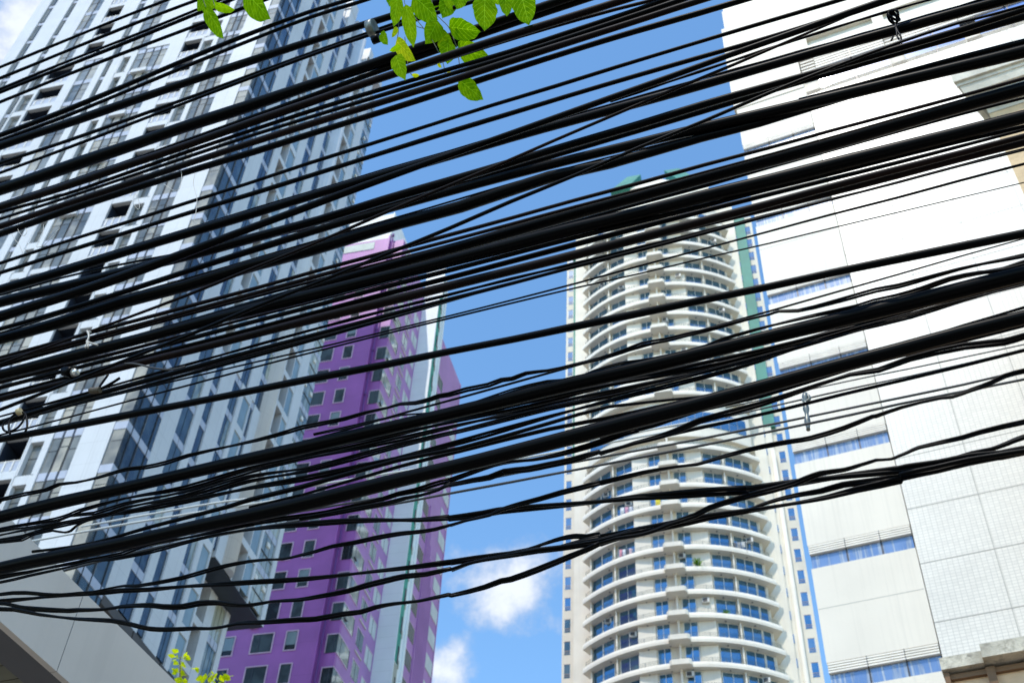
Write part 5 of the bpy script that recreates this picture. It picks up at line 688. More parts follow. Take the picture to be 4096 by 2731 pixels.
for fi, z in enumerate(FL):
    last = abs(z - 99.65) < .1
    # balcony slab: crescent from tip to tip with an upstand fascia
    outer = arc(AR, -9.05, 13.14, 40); q = MB()
    inner = arc(AR - .14, -8.9, 13.0, 40)
    q.prism(outer + [(12.3, 2.25), (-8.2, 2.25)], z, z + .22, 0)
    ring = outer + inner[::-1]
    n = len(q.v); k = len(outer)
    for (zz) in (z + .2, z + .62): q.v += [(p[0], p[1], zz) for p in outer] + [(p[0], p[1], zz) for p in inner]
    for i in range(k - 1):
        o0, o1, i0, i1 = n + i, n + i + 1, n + k + i, n + k + i + 1; t2 = 2 * k
        q.face([o0, o1, o1 + t2, o0 + t2], 0, True); q.face([i1, i0, i0 + t2, i1 + t2], 0, True); q.face([o0 + t2, o1 + t2, i1 + t2, i0 + t2], 0)
    # rounded planter box at the party line
    bx_ = [(1.2 + .25, -4.75), (3.53 - .25, -4.75), (3.53, -4.5), (3.53, -3.3), (1.2, -3.3), (1.2, -4.5)]
    q.prism(bx_, z - .03, z + .58, 0)
    q.box(2.2, 2.42, -3.7, -2.9, z + .75, z + 2.98, 0)
    bal.append((q, (2, -4, z), 12, z))
    if last: continue
    for (a, b, n, mi) in cols:
        a2, b2 = a + .0, b; ya, yb = ay(a2, 14.97), ay(b2, 14.97); q = MB(); zb, zt = z + .24, z + 2.9
        def quad(xa, xb, off0, off1, z0, z1, mi_):
            y0_, y1_ = ya + (yb - ya) * (xa - a2) / (b2 - a2), ya + (yb - ya) * (xb - a2) / (b2 - a2)
            nn_ = len(q.v); q.v += [(xa, y0_ - off0, z0), (xb, y1_ - off0, z0), (xb, y1_ - off0, z1), (xa, y0_ - off0, z1), (xa, y0_ - off1, z0), (xb, y1_ - off1, z0), (xb, y1_ - off1, z1), (xa, y0_ - off1, z1)]
            for f_ in ((4, 5, 6, 7), (1, 0, 3, 2), (0, 4, 7, 3), (5, 1, 2, 6), (7, 6, 2, 3), (0, 1, 5, 4)): q.face([nn_ + i for i in f_], mi_)
        quad(a2, b2, 0, .07, zb, zt, 0)
        quad(a2 - .02, a2 + .05, 0, .12, zb, zt + .03, 1); quad(b2 - .05, b2 + .02, 0, .12, zb, zt + .03, 1)
        for i in range(1, n): xm = a2 + (b2 - a2) * i / n; quad(xm - .03, xm + .03, 0, .11, zb, zt, 1)
        quad(a2, b2, 0, .10, zt, zt + .07, 1)
        wn.append((q, ((a + b) / 2, ya, z + 1.3), (b - a) * 2))
    for (xa) in (-8.0, -4.75, 8.8, 12.0):     # party fins between the flats
        q = MB()
        y_ = ay(min(xa, 12), 14.95); q.box(xa - .09, xa + .09, y_ - (.6 if abs(xa) < 9 else .2), y_ + .3, z + .2, z + 2.99, 0); fins.append((q, (xa, y_, z + 1), 1))
    for (xa, xb) in ((-2.2, -.25), (4.4, 6.3)):
        q2 = MB(); y_ = ay(xa if xa < 0 else xb, 14.95); y2 = ay(xb if xa < 0 else xa, 14.95)
        q2.prism([(xa, min(y_, y2) - .12), (xb, min(y_, y2) - .12 - (0.12 if xa < 0 else -.12)), (xb, y2 + .6), (xa, y_ + .6)], z + .2, z + 2.98, 0)
        wl.append((q2, ((xa + xb) / 2, -2, z + 1), 3))
    for j, xa in enumerate((-3.2, 2.75, 5.0, 10.4, -6.2)):
        h_ = (fi * 31 + j * 17) % 11
        if h_ < 4:
            q2 = MB(); y_ = ay(xa, 14.95) - .55; zz = z + .25 if h_ < 2 else z + 2.15
            q2.box(xa, xa + .8, y_, y_ + .32, zz, zz + .58, 0); cx_, cz_ = xa + .32, zz + .29
            q2.prism([(cx_ + .22 * math.cos(t_), 0) for t_ in ()] or [(xa + .08, y_ - .012), (xa + .58, y_ - .012), (xa + .58, y_), (xa + .08, y_)], zz + .05, zz + .53, 1)
            ac.append((q2, (xa, y_, zz), .8))
    for xa in (-5.6, -1.2, 1.2, 3.4, 7.2, 10.2):
        q2 = MB(); y_ = ay(xa, 15.4); q2.box(xa, xa + .16, y_, y_ + .16, z - .05, z - .002, 0); lt.append((q2, (xa, y_, z), .16))
wing_z = [3.0 * k + .1 for k in range(22, 50)]
for k, z in enumerate(wing_z):
    for (a, b, yf) in ((-11.9, -11.2, 4.0), (15.62, 16.35, 3.2)):
        q = MB(); zt = z + 1.0; q.box(a, b, yf - .03, yf + .1, zt - 1.72, zt, 0); q.box(a - .05, b + .05, yf - .05, yf + .1, zt, zt + .05, 2); q.box(a, b, yf - .05, yf + .1, zt - 1.28, zt - 1.2, 2); q.box(a, b, yf - .05, yf + .1, zt - 1.52, zt - 1.46, 2)
        q.box(a - .06, a, yf - .045, yf + .1, zt - 1.72, zt, 1); q.box(b, b + .06, yf - .045, yf + .1, zt - 1.72, zt, 1)
        wl_ = (q, ((a + b) / 2, yf, z), 1.0); slot.append(wl_)
    q = MB(); q.box(14.03, 14.2, 2.45, 2.72, z + .2, z + 1.3, 0); slot.append((q, (14.1, 2.5, z), .5))
parts(C, 'window', wn, [CGLASS, CFRAME]); parts(C, 'wing_window', slot, [CGLASS, CFRAME, mat('brown_window_rail', (.30, .22, .18), .6)])
parts(C, 'wall_panel', wl, [CWHITE]); parts(C, 'dividing_fin', fins, [CWHITE]); parts(C, 'aircon_unit', ac, [ACW, ACF]); parts(C, 'soffit_light', lt, [MULL])
for i, o in parts(C, 'balcony', [b[:3] for b in bal], [CWHITE]):
    z = bal[i][3]; q = MB(); pts = arc(AR - .07, -8.6, 12.7, 30)
    for h_ in (.80, .98, 1.16): q.tube([(p[0], p[1], z + h_) for p in pts], .018, 5)
    for p in pts[::2]: q.box(p[0] - .02, p[0] + .02, p[1] - .02, p[1] + .02, z + .60, z + 1.18)
    q.build('railing', RAIL, o)
# plant floor band: curved glazing over white panels
q = MB()
def band(rad, xa, xb, z0, z1, mi, n=20):
    A = arc(rad, xa, xb, n); k0 = len(q.v); q.v += [(p[0], p[1], z0) for p in A] + [(p[0], p[1], z1) for p in A]
    for i in range(n): q.face([k0 + i, k0 + i + 1, k0 + n + 2 + i, k0 + n + 1 + i], mi)
q.prism(arc(15.2, -8.3, 12.4) + [(12.4, 2.6), (-8.3, 2.6)], 102.3, 107.9, 0); q.prism(arc(15.5, -8.6, 12.7) + [(12.7, 2.6), (-8.6, 2.6)], 101.9, 102.35, 0); q.prism(arc(14.5, -8.2, 12.2) + [(12.2, 2.6), (-8.2, 2.6)], 99.7, 101.9, 1)
q.build('plant_floor', [CWHITE, CBEIGE], C)
bw = []
for j in range(20):
    a = -8.0 + j * 1.0; b = a + .95
    for (z0, z1) in ((103.8, 105.0), (105.1, 106.3)):
        q = MB(); y0_, y1_ = ay(a, 15.28), ay(b, 15.28)
        q.v += [(a, y0_, z0), (b, y1_, z0), (b, y1_, z1), (a, y0_, z1), (a, y0_ + .1, z0), (b, y1_ + .1, z0), (b, y1_ + .1, z1), (a, y0_ + .1, z1)]
        for f_ in ((0, 1, 2, 3), (4, 7, 6, 5), (0, 4, 5, 1), (3, 2, 6, 7), (0, 3, 7, 4), (1, 5, 6, 2)): q.face(list(f_))
        bw.append((q, (a, y0_, z0), 1.1))
parts(C, 'band_window', bw, [CGLASS])
# crown
q = MB(); q.box(-6, 11, 0, 12, CT, 155.5); q.prism(arc(14.6, -6.5, 11, 20) + [(11, 3), (-6.5, 3)], CT - 3.1, 154, 0)
q.hull([(-1.0, -2, 155.4), (6.2, -2, 155.4), (2.6, -1, 158.9), (-1.0, 6, 155.4), (6.2, 6, 155.4), (2.6, 6, 158.9)], [(0, 1, 2), (3, 5, 4), (0, 2, 5, 3), (1, 4, 5, 2)])
q.build('crown', CWHITE, C)
q = MB()
for (xa, xb, xc, xd) in ((-4.2, -1.2, .6, -1.6), (9.0, 6.4, 4.4, 6.8)):
    q.hull([(xa, -1.6, 156.4), (xb, -1.9, 156.4), (xc, -.4, 161.0), (xd, -.2, 161.2), (xa, 6, 156.4), (xb, 6, 156.4), (xc, 6, 161.0), (xd, 6, 161.2)], [(0, 1, 2, 3), (4, 7, 6, 5), (0, 3, 7, 4), (1, 5, 6, 2), (3, 2, 6, 7), (0, 4, 5, 1)])
q.build('roof', CGREEN, C)
# things kept on the balconies
def bpos(x_, rad, z_): 
    v = Matrix.Rotation(CZ, 3, 'Z') @ Vector((x_, ay(x_, rad), z_)); return v + Vector((18.537, 116.535, 0))
def plant(x_, z_, h_, label, n=40):
    t = thing('potted_plant', label, 'plant', bpos(x_, 15.5, z_)); q = MB(); q.tube([(0, 0, 0), (0, 0, .35)], [.16, .22], 10); q.build('pot', ORANGE, t)
    q = MB()
    for i in range(n):
        a = random.uniform(0, 6.28); r_ = random.uniform(.3, 1) * h_ * .75; zz = .4 + random.uniform(.1, 1) * h_ * .7; b = Vector((math.cos(a), math.sin(a), 0)); s_ = Vector((-b.y, b.x, 0)) * .06
        p0 = Vector((0, 0, .35)); p1 = b * r_ * .5 + Vector((0, 0, zz)); p2 = b * r_ + Vector((0, 0, zz * .75)); k = len(q.v)
        q.v += [tuple(p0 - s_ * .4), tuple(p0 + s_ * .4), tuple(p1 + s_), tuple(p1 - s_), tuple(p2)]; q.face([k, k + 1, k + 2, k + 3]); q.face([k + 3, k + 2, k + 4])
    q.build('foliage', LEAF, t)
plant(4.9, 81.65 + .22, 1.7, 'bushy potted palm on a balcony of the curved tower, right of the centre divider')
plant(7.3, 75.65 + .22, 1.0, 'low potted shrub behind the balcony rail low on the curved tower')
plant(1.1, 112, .9, 'small potted plant beside the divider in the upper half of the curved tower')
def washing(x_, z_, cols_, label):
    t = thing('drying_rack', label, 'laundry', bpos(x_, 15.55, z_), CZ); q = MB()
    q.tube([(-.8, 0, 0), (-.8, 0, 1.5)], .02, 5); q.tube([(.8, 0, 0), (.8, 0, 1.5)], .02, 5); q.tube([(-.8, 0, 1.5), (.8, 0, 1.5)], .02, 5); q.build('rack', CFRAME, t)
    for i, c_ in enumerate(cols_):
        q = MB(); a = -.75 + i * 1.5 / len(cols_); b = a + 1.2 / len(cols_); q.box(a, b, -.04, .03, .55 + .1 * (i % 3), 1.52); q.build('garment', mat('cloth_%d' % i, c_, .9), t)
washing(-3.3, 84.65 + .22, [(.7, .3, .35), (.75, .74, .72), (.1, .1, .12), (.7, .5, .5)], 'rack of pink, white and dark laundry on a lower left curved balcony')
washing(-3.0, 90.65 + .22, [(.75, .75, .75), (.7, .35, .45), (.65, .65, .7)], 'rack with a white and a pink shirt on a higher left curved balcony')
washing(1.3, 90.65 + .22, [(.75, .62, .04), (.5, .65, .68)], 'rack with a yellow towel beside the centre divider of the curved tower')
washing(9.6, 84.65 + .22, [(.12, .12, .13), (.3, .3, .3), (.5, .5, .48)], 'rack of dark laundry on a right balcony of the curved tower')

# ------------------------------------------------------------------ white tiled building, right
BZ = -R(26.3)
B = thing('tiled_building', 'white building at the right with small tiles, plain panels and blue strip windows', 'building', (10.1625, 32.4457, 0), BZ)
lv = [8.6, 12.95, 17.35, 21.75, 26.12, 30.55, 34.68, 38.85, 43.8, 48.95]
q = MB(); zprev = 0
for z in lv: q.box(0, 3.33, 0, .35, zprev, z - .92); zprev = z
q.box(0, 3.33, 0, .35, zprev, 51.9); q.box(-.12, 3.3, -.04, .33, 51.91, 59.45); q.box(0, 14, .35, 14, 0, 61.9); q.box(.12, 3.3, .1, .36, 59.46, 61.9)
q.box(3.3, 14, -.02, .34, 54.2, 55.25); q.box(3.3, 14, -.02, .34, 55.95, 57.4); q.box(3.3, 14, .06, .34, 57.41, 62.4); q.box(3.3, 3.92, -.02, .34, 55.25, 55.95)
for a in (7.12, 10.6, 13.3): q.box(a, a + .52, -.02, .34, 55.25, 55.95)
q.build('wall', BWHITE, B)
q = MB(); q.box(3.36, 14, -.03, .345, 0, 51.1); q.build('tiled_wall', BTILE, B)
q = MB()
for k in range(3, 24): q.box(3.36, 14, -.036, 0, 24.55 + (k - 11) * 2.135 - .014, 24.55 + (k - 11) * 2.135 + .014)
for a in (5.6, 7.85, 10.1, 12.35): q.box(a - .013, a + .013, -.0345, 0, 0, 51.1)
for z in lv: q.box(0, 3.3, -.003, .02, z - 2.47, z - 2.45)
q.build('seam', SEAM, B)
lo, bwn = [], []
for z in lv:
    q = MB(); q.box(.02, 3.32, .22, .345, z - .92, z, 1)
    for i in range(4): q.box(.02, 3.32, -.015, .2, z - .085 - i * .088, z - .03 - i * .088, 0)
    for a in (1.2, 2.32): q.box(a, a + .02, -.02, .2, z - .37, z, 1)
    lo.append((q, (1.6, 0, z), 3.3))
    q = MB(); q.box(.03, 3.31, .10, .2, z - .90, z - .37, 0)
    for a in (1.18, 2.30): q.box(a, a + .05, .08, .2, z - .90, z - .37, 1)
    q.box(.0, 3.33, .06, .2, z - .925, z - .90, 2); bwn.append((q, (1.6, 0, z - .6), 3.3))
for (a, b) in ((4.04, 7.3), (8.0, 10.65), (11.35, 14)):
    for (zt, zb) in ((54.15, 53.1), (51.5, 51.12)):
        q = MB(); q.box(a, b, .2, .342, zb, zt, 1); n = 5 if zt > 53 else 4
        for i in range(n): h_ = (zt - zb) / n; q.box(a, b, -.0, .2, zb + i * h_ + .05, zb + i * h_ + h_ * .78, 0)
        q.box((a + b) / 2, (a + b) / 2 + .06, -.02, .2, zb, zt, 1); lo.append((q, ((a + b) / 2, 0, zt), 3))
    q = MB(); q.box(a, b, .10, .2, 51.54, 53.06, 3); q.box((a + b) / 2 + .1, (a + b) / 2 + .15, .08, .2, 51.54, 53.06, 1); bwn.append((q, ((a + b) / 2, 0, 52.5), 3.2))
for a in (3.36, 7.34, 10.68, ):
    for (zt, zb) in ((54.15, 53.1), (51.5, 51.12)):
        q = MB(); q.box(a, a + .64, .25, .343, zb, zt, 1); n = 4
        for i in range(n): h_ = (zt - zb) / n; q.box(a, a + .66, .0, .1, zb + i * h_ + .04, zb + i * h_ + h_ * .5, 0)
        lo.append((q, (a + .3, 0, zt), .8))
parts(B, 'louvre', lo, [BLOUV, MULL]); parts(B, 'strip_window', bwn, [BGLASS, MULL, SEAM, BGLASS2])
pn = []
for a, b in ((3.93, 7.11), (7.65, 10.59), (11.13, 13.29)):
    q = MB(); q.box(a, b, .22, .345, 55.26, 55.94); pn.append((q, ((a + b) / 2, 0, 55.6), 3))
parts(B, 'recessed_panel', pn, [mat('beige_recess_panel', (.62, .61, .52), .7)])

# ------------------------------------------------------------------ ochre buildings, right edge
def rz_at(az): return -R(az - 90)
D = thing('corniced_house', 'sand coloured wall with a stepped pale cornice at the right edge', 'house', (D_POS[0], D_POS[1], 0), rz_at(117))
q = MB(); q.prism([(0, 0), (9, 0), (9, 8), (3.2, 8)], 0, 35.3); q.build('wall', SAND, D)
q = MB(); q.prism([(-.02, -.03), (9, -.03), (9, 8), (3.2, 8)], 35.31, 35.62); q.build('frieze', CORN, D)
def ledge(q, x, y, za, zb, x2=None, y2=None):
    x2 = x if x2 is None else x2; y2 = y if y2 is None else y2
    q.hull([(x, y, za), (9, y, za), (9, 8, za), (x + 3.2, 8, za), (x2, y2, zb), (9, y2, zb), (9, 8, zb), (x2 + 3.2, 8, zb)], [(0, 3, 2, 1), (4, 5, 6, 7), (0, 1, 5, 4), (2, 3, 7, 6), (0, 4, 7, 3), (1, 2, 6, 5)])
q = MB(); ledge(q, -.74, -.80, 36.46, 36.86); ledge(q, -.52, -.58, 35.95, 36.30, -.60, -.66); ledge(q, -.66, -.70, 36.301, 36.459)
q.build('cornice', CORN, D)
q = MB(); q.prism([(-.3, -.42), (9, -.42), (9, 8), (3, 8)], 35.63, 35.94); q.build('soffit', SOFF, D)
E_ = thing('coped_wall', 'ochre rendered wall panels under a weathered stone coping at the bottom right corner', 'wall', (E_POS[0], E_POS[1], 0), rz_at(116))
q = MB(); q.box(.02, 3, .12, .5, 0, 9.55); q.build('wall', ORANGE, E_)
q = MB(); q.box(.015, .075, .02, .45, 0, 9.58); q.box(.50, .60, .03, .45, 0, 9.57); q.box(1.6, 1.7, .03, .45, 0, 9.575); q.box(.075, 3, .06, .45, 9.50, 9.565); q.build('frame', BRACE, E_)
q = MB(); q.box(0, .497, -.03, .55, 9.60, 9.76); q.box(.5, 3, -.13, .56, 9.61, 9.79); q.build('coping', STONE, E_)

# ------------------------------------------------------------------ canopy, bottom left
K = thing('entrance_canopy', 'plain grey panelled canopy with a slatted underside at the bottom left corner', 'canopy', (K_POS[0], K_POS[1], 0), -R(22))
fs = []
for (a, b) in ((-6, -2.6), (-2.6, 0), (0, 2.4), (2.4, 5.2), (5.2, 8)):
    q = MB(); q.box(-.06, 0, a + .004, b - .004, 6.33, 7.045); fs.append((q, (0, (a + b) / 2, 6.7), 1))
parts(K, 'fascia_panel', fs, [FASC])
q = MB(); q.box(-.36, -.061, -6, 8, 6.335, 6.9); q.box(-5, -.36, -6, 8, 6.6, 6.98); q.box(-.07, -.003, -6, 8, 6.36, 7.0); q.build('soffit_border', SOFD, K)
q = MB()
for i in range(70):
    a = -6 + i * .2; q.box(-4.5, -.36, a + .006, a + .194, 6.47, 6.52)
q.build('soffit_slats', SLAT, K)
q = MB(); q.box(-4.6, -.3, -6, 8, 0, .3); q.box(-5, -4.4, -6, 8, .3, 6.9); q.build('back_wall', FASC, K)

# ------------------------------------------------------------------ overhead wires
def catmull(P, n):
    o = []
    for i in range(len(P) - 1):
        p0, p1, p2, p3 = P[max(i - 1, 0)], P[i], P[i + 1], P[min(i + 2, len(P) - 1)]
        d = math.dist(p1[:3], p2[:3]); t01 = max(1e-3, math.dist(p0[:3], p1[:3])); t12 = max(1e-3, d); t23 = max(1e-3, math.dist(p2[:3], p3[:3]))
        k = max(2, min(40, int(d / n)))
        for j in range(k):
            t = j / k; h00 = 2 * t ** 3 - 3 * t ** 2 + 1; h10 = t ** 3 - 2 * t ** 2 + t; h01 = -2 * t ** 3 + 3 * t ** 2; h11 = t ** 3 - t ** 2; q = []
            for c in range(4):
                m1 = (p2[c] - p0[c]) / (t01 + t12) * t12; m2 = (p3[c] - p1[c]) / (t12 + t23) * t12
                if i == 0: m1 = p2[c] - p1[c]
                if i == len(P) - 2: m2 = p2[c] - p1[c]
                q.append(h00 * p1[c] + h10 * m1 + h01 * p2[c] + h11 * m2)
            o.append(q)
    o.append(list(P[-1])); return o
WOBJ = {}
for wi, (label, cat, fl, data) in enumerate(WIRES):
    pts = [tuple(float(v) for v in s.split(',')) for s in data.split()]
    pts = [(a, b, c, r_ / 1000) for a, b, c, r_ in pts]
    rs = [p[3] for p in pts]
    sm = [sum(rs[max(0, i - 2):i + 3]) / len(rs[max(0, i - 2):i + 3]) for i in range(len(rs))]
    pts = [(*p[:3], r_) for p, r_ in zip(pts, sm)]
    C_ = catmull(pts, .09 if fl == 't' else .16); rnd = random.Random(wi); q = MB()
    ph = rnd.uniform(0, 6); L_ = 0; amp = .0
    path = []; rad = []
    for i, p in enumerate(C_):
        if i: L_ += math.dist(C_[i - 1][:3], p[:3])
        wob = p[3] * .07 * (math.sin(L_ * 3.1 + ph) + .6 * math.sin(L_ * 7.7 + ph * 2)); path.append((p[0], p[1], p[2] + wob)); rad.append(p[3] * (1 + .05 * math.sin(L_ * 5 + ph)) * (1 + (.18 * math.sin(L_ * 23 + ph) if fl == 'n' else 0)))
    if fl == 't':
        for s_ in (0, math.pi):
            pp = []; rr = []; L_ = 0
            for i, p in enumerate(C_):
                if i: L_ += math.dist(C_[i - 1][:3], p[:3])
                a = L_ * 4.2 + ph + s_; pp.append((p[0] - .4 * p[3] * math.sin(a), p[1] - .8 * p[3] * math.sin(a), p[2] + p[3] * .42 * math.cos(a))); rr.append(p[3] * .68)
            q.tube(pp, rr, 9)
    else: q.tube(path, rad, 12)
    m_ = GREYW if fl == 'g' else PALEW if fl == 'w' else (RUST if any(k in label for k in ('brown', 'red', 'orange')) else BLACK)
    o = tag(q.build('overhead_' + cat, m_), label, cat, 'overhead wires and cables across the street'); WOBJ[wi] = o

# ------------------------------------------------------------------ fittings on the wires
def curve(q, P, r_, n=7, sub=6):
    C_ = catmull([(*p, r_) for p in P], .008); q.tube([c[:3] for c in C_], r_, n)
wd = -dx
kn = thing('cord_knot', 'black cord tied in a round knot on a thick cable, its tails dangling', 'knot', KNOT_C); q = MB()
for a0, tilt in ((0, .2), (1.1, -.5), (2.2, .7)):
    path = []
    for i in range(25):
        a = 2 * math.pi * i / 24; v = dx * (math.cos(a) * .019 * math.cos(tilt) + .009 * math.sin(tilt)) + Vector((0, 0, 1)) * (math.sin(a) * .021) + dy * (-.035 + .02 * math.cos(a + a0)); path.append(tuple(v))
    q.tube(path, .0055, 8)
q.build('loop', BLACK, kn); kc = Vector(KNOT_C)
for P_ in KNOT_TAILS:
    q = MB(); curve(q, [tuple(Vector(p) - kc) for p in P_], .0042); q.build('tail', BLACK, kn)
cl = thing('ring_clamp', 'dull metal ring clamp with a small black block left of the leaf cluster', 'clamp', CLAMP[0]); c0_ = Vector(CLAMP[0])
a_, b_ = (Vector(p) for p in CLAMP); ce = (a_ + b_) / 2 - c0_; q = MB(); hw = .022
q.tube([tuple(ce - dx * hw), tuple(ce + dx * hw)], (b_ - a_).length / 2, 20); q.build('ring', METAL, cl)
a_, b_ = (Vector(p) for p in CLAMP_BOX); ce = (a_ + b_) / 2 - c0_; q = MB(); q.tube([tuple(ce - dx * .024), tuple(ce + dx * .024)], (b_ - a_).length * .62, 8); q.build('block', BLACK, cl)
t = thing('tie_wire', 'pale twisted tie wire looped round the cables at the left', 'tie', TIE[0][0]); o0 = Vector(TIE[0][0])
for P_ in TIE: q = MB(); curve(q, [tuple(Vector(p) - o0) for p in P_], .005); q.build('strand', TIEM, t)
a_, b_ = (Vector(p) for p in SPLICE); t = thing('splice_box', 'small dark splice box with a shiny end on a wire at the left', 'connector', SPLICE[0]); q = MB(); d_ = b_ - a_
q.tube([(0, 0, 0), tuple(d_ * .72)], [.026, .030], 8); q.build('case', BLACK, t); q = MB(); q.tube([tuple(d_ * .721), tuple(d_)], [.024, .014], 10); q.build('end_cap', mat('shiny_end', (.75, .72, .66), .2, metallic=.7), t)
t = thing('cut_wire_ends', 'two cut wire ends sticking up from a taped joint at the left', 'wire', STUBS[0][0]); o0 = Vector(STUBS[0][0])
for P_, r_ in zip(STUBS[:2], (.006, .007)): q = MB(); curve(q, [tuple(Vector(p) - o0) for p in P_], r_); q.build('wire_end', BLACK, t)
q = MB(); curve(q, [tuple(Vector(p) - o0) for p in STUBS[2]], .016); q.build('tape_joint', mat('brown_tape', (.08, .06, .035), .6), t)
t = thing('wire_coil', 'slack loops of thin black wire taped up near the left edge', 'coil', COIL[0][0]); o0 = Vector(COIL[0][0])
for P_ in COIL: q = MB(); curve(q, [tuple(Vector(p) - o0) for p in P_], .0055); q.build('loop', BLACK, t)
q = MB(); curve(q, [tuple(Vector(p) - o0) for p in COIL_TAPE], .018); q.build('tape', mat('beige_tape', (.45, .36, .2), .6), t)
t = thing('cable_spacer', 'grey hanging spacer clamp holding two blurred wires beside the round tower', 'clamp', SPACER[0][0]); o0 = Vector(SPACER[0][0])
q = MB(); P_ = [tuple(Vector(p) - o0) for p in SPACER[0]]; C_ = catmull([(*p, .03) for p in P_], .02); q.tube([c[:3] for c in C_], [.017 + .005 * math.sin(i * 1.3) for i in range(len(C_))], 9); q.build('arm', METAL, t)
q = MB(); curve(q, [tuple(Vector(p) - o0) for p in SPACER[1]], .012); q.build('hook', METAL, t)
for i, P_ in enumerate(STRANDS):
    lab = ('pale stray strand curling down from the cables over the white strip of the left tower', 'stray strand hanging in a closed loop in front of a tower balcony', 'long thin stray strand hanging over the white tower strip', 'short thin stray strand dangling at the far left',
           'thin stray strand swinging wide in front of the tower windows at the left', 'tiny curled stray strand under the cables near the left edge')[i]
    q = MB(); curve(q, P_, .0016, 5); tag(q.build('stray_strand', TIEM), lab, 'strand')
q = MB(); curve(q, LOOSE, .0045); tag(q.build('overhead_wire', GREYW), 'slack grey wire dipping in a shallow curve between the left strands', 'wire', 'overhead wires and cables across the street')

# ------------------------------------------------------------------ hanging leaves
def leaf_mesh(b, t, wd_, rnd, nl=12, nw=6):
    b, t = Vector(b), Vector(t); ax = t - b; Ln = ax.length; ax /= Ln; v0 = (EYE - (b + t) / 2).normalized(); view = (v0 - S * .3).normalized(); sd_ = ax.cross(view).normalized(); wd_ /= max(.55, abs(sd_.dot(ax.cross(v0).normalized()))) * .98; nrm = sd_.cross(ax).normalized()
    fold = rnd.uniform(.10, .32); curl = rnd.uniform(-.12, .16); tw = rnd.uniform(-.25, .25); q = MB(); uv = []
    for i in range(nl + 1):
        v = i / nl; prof = (math.sin(math.pi * min(1, v ** .78)) ** .58) * (1 - .18 * v) * 1.08 if v < 1 else 0
        if v > .8: prof *= ((1 - v) / .2) ** .55
        hw_ = wd_ / 2 * max(prof, .012) * (1 + .06 * math.sin(v * 21 + wd_ * 900) * rnd.uniform(.2, 1))
        for j in range(nw + 1):
            u = j / nw * 2 - 1; p = b + ax * (v * Ln) + sd_ * (u * hw_) + nrm * (abs(u) * hw_ * fold + curl * Ln * (v - .5) ** 2 + u * tw * hw_ * (v - .3) + .012 * wd_ * math.sin(v * 17 + u * 4)); q.v.append(tuple(p)); uv.append((j / nw, v))
    for i in range(nl):
        for j in range(nw): k = i * (nw + 1) + j; q.face([k, k + 1, k + nw + 2, k + nw + 1], 0, True)
    return q, uv
def spray(root, leaves, stems):
    rnd = random.Random(11); o0 = root.location.copy()
    for b, t, wd_, lab in leaves:
        q, uv = leaf_mesh(b, t, wd_, rnd); q.v = [tuple(Vector(p) - o0) for p in q.v]
        o = q.build('leaf', LEAFY if 'yellow' in lab or wd_ < .030 else LEAF, root); l = o.data.uv_layers.new(name='UVMap')  # the sunlit vine leaf has its brightness put into a yellower leaf colour
        for lp in o.data.loops: l.data[lp.index].uv = uv[lp.vertex_index]
        if lab: o['label'] = lab
    for P_ in stems:
        q = MB(); curve(q, [tuple(Vector(p) - o0) for p in P_], .0024, 6); q.build('stem', STEMM, root)
V1 = thing('climbing_vine', 'large cluster of broad green leaves hanging among the cables at the top centre', 'vine', STEMS_RIGHT[2][0], group='vine sprays hanging from above')
spray(V1, LEAVES_RIGHT, STEMS_RIGHT)
V2 = thing('climbing_vine', 'smaller spray of green leaves at the top edge in front of the left tower', 'vine', STEMS_LEFT[0][0], group='vine sprays hanging from above')
spray(V2, LEAVES_LEFT, STEMS_LEFT)
# shoots the sprays hang from, above the frame
for Vv, st in ((V1, STEMS_RIGHT), (V2, STEMS_LEFT)):
    o0 = Vv.location.copy(); q = MB()
    for P_ in st:
        p = Vector(P_[0]) - o0
        if px(Vector(P_[0]))[1] < 5: curve(q, [tuple(p), tuple(p + Vector((.05, -.1, .25))), tuple(p * .3 + Vector((.1, -.35, .9)))], .004, 6)
    q.build('shoot', STEMM, Vv)

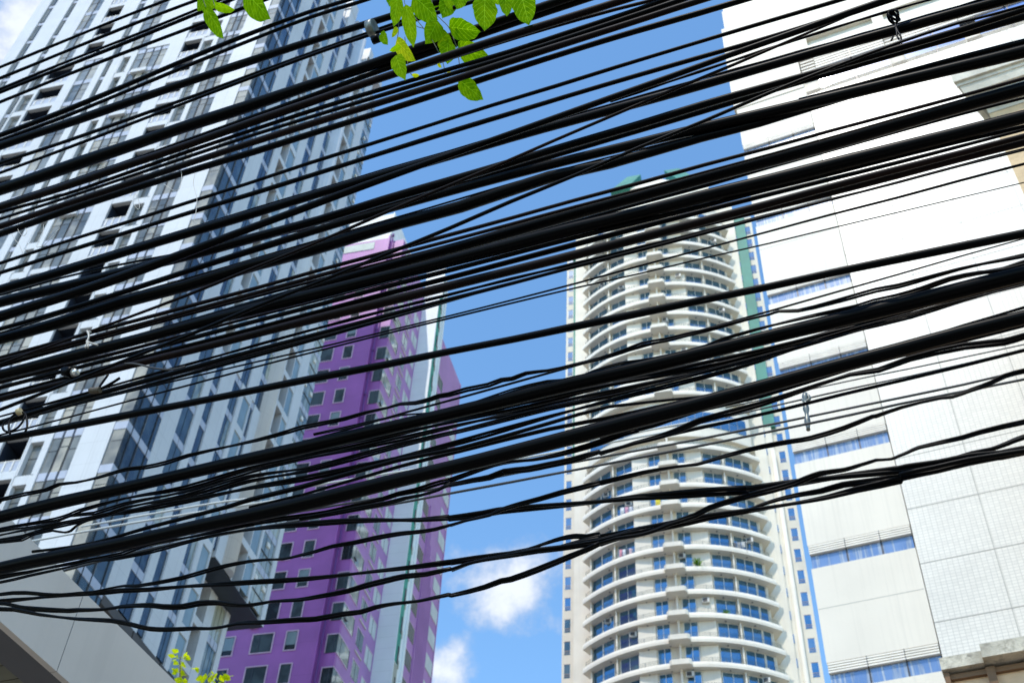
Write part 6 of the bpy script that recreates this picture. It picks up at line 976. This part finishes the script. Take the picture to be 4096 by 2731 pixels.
# ------------------------------------------------------------------ young tree, bottom left
TR = thing('young_tree', 'slender tree top with bright yellow-green leaves above the canopy at the bottom left', 'tree', (TREE[0], TREE[1], 0)); th = TREE[2]
rnd = random.Random(5); q = MB(); tips = []
q.tube([(0, 0, 0), (.08, .05, th * .3), (-.05, .1, th * .6), (.03, 0, th * .84)], [.13, .10, .06, .03], 8)
for (a, e, l_) in ((2.9, 1.9, 2.2), (.2, 2.2, 2.0), (1.4, 1.6, 1.6), (4.4, 1.8, 2.0), (5.4, 2.0, 1.6), (3.4, 1.2, 1.5)):
    z_ = th * .84 - e * .7; p0 = Vector((0, 0, z_)); p2 = p0 + Vector((math.cos(a) * .55 * l_ * .5, math.sin(a) * .5 * l_ * .5, l_)); p2.z = min(p2.z, th - rnd.uniform(.2, .9))
    q.tube([tuple(p0), tuple((p0 + p2) / 2 + Vector((.05, .02, -.1))), tuple(p2)], [.03, .02, .008], 6); tips.append((p0, p2))
tips.append((Vector((.03, 0, th * .84)), Vector((-.25, 0, th - .05)))); q.tube([(.03, 0, th * .84), (-.1, 0, th - .7), (-.25, 0, th - .05)], [.03, .015, .006], 6)
tips.append((Vector((.03, 0, th * .84)), Vector((.35, .05, th - .28)))); q.tube([(.03, 0, th * .84), (.2, 0, th - .8), (.35, .05, th - .28)], [.03, .015, .006], 6)
q.build('trunk', BARK, TR); q = MB(); uv = []
for p0, p2 in tips:
    for i in range(60):
        s_ = rnd.random() ** .6; c_ = p0.lerp(p2, .35 + .68 * s_) + Vector((rnd.gauss(0, .09), rnd.gauss(0, .09), rnd.gauss(0, .07))); d = Vector((rnd.gauss(0, 1), rnd.gauss(0, 1), rnd.gauss(-.4, .6))).normalized(); s2 = d.cross(Vector((rnd.gauss(0, 1), rnd.gauss(0, 1), rnd.gauss(0, 1)))).normalized(); l_ = rnd.uniform(.09, .16); k = len(q.v)
        n_ = d.cross(s2)
        for (v, u) in ((0, 0), (.35, .32), (.35, -.32), (.7, .25), (.7, -.25), (1, 0)): q.v.append(tuple(c_ + d * l_ * v + s2 * l_ * u + n_ * l_ * abs(u) * .3)); uv.append((.5 + u, v))
        q.face([k, k + 1, k + 3, k + 5, k + 4, k + 2])
o = q.build('crown', LEAFY, TR); l = o.data.uv_layers.new(name='UVMap')
for lp in o.data.loops: l.data[lp.index].uv = uv[lp.vertex_index]
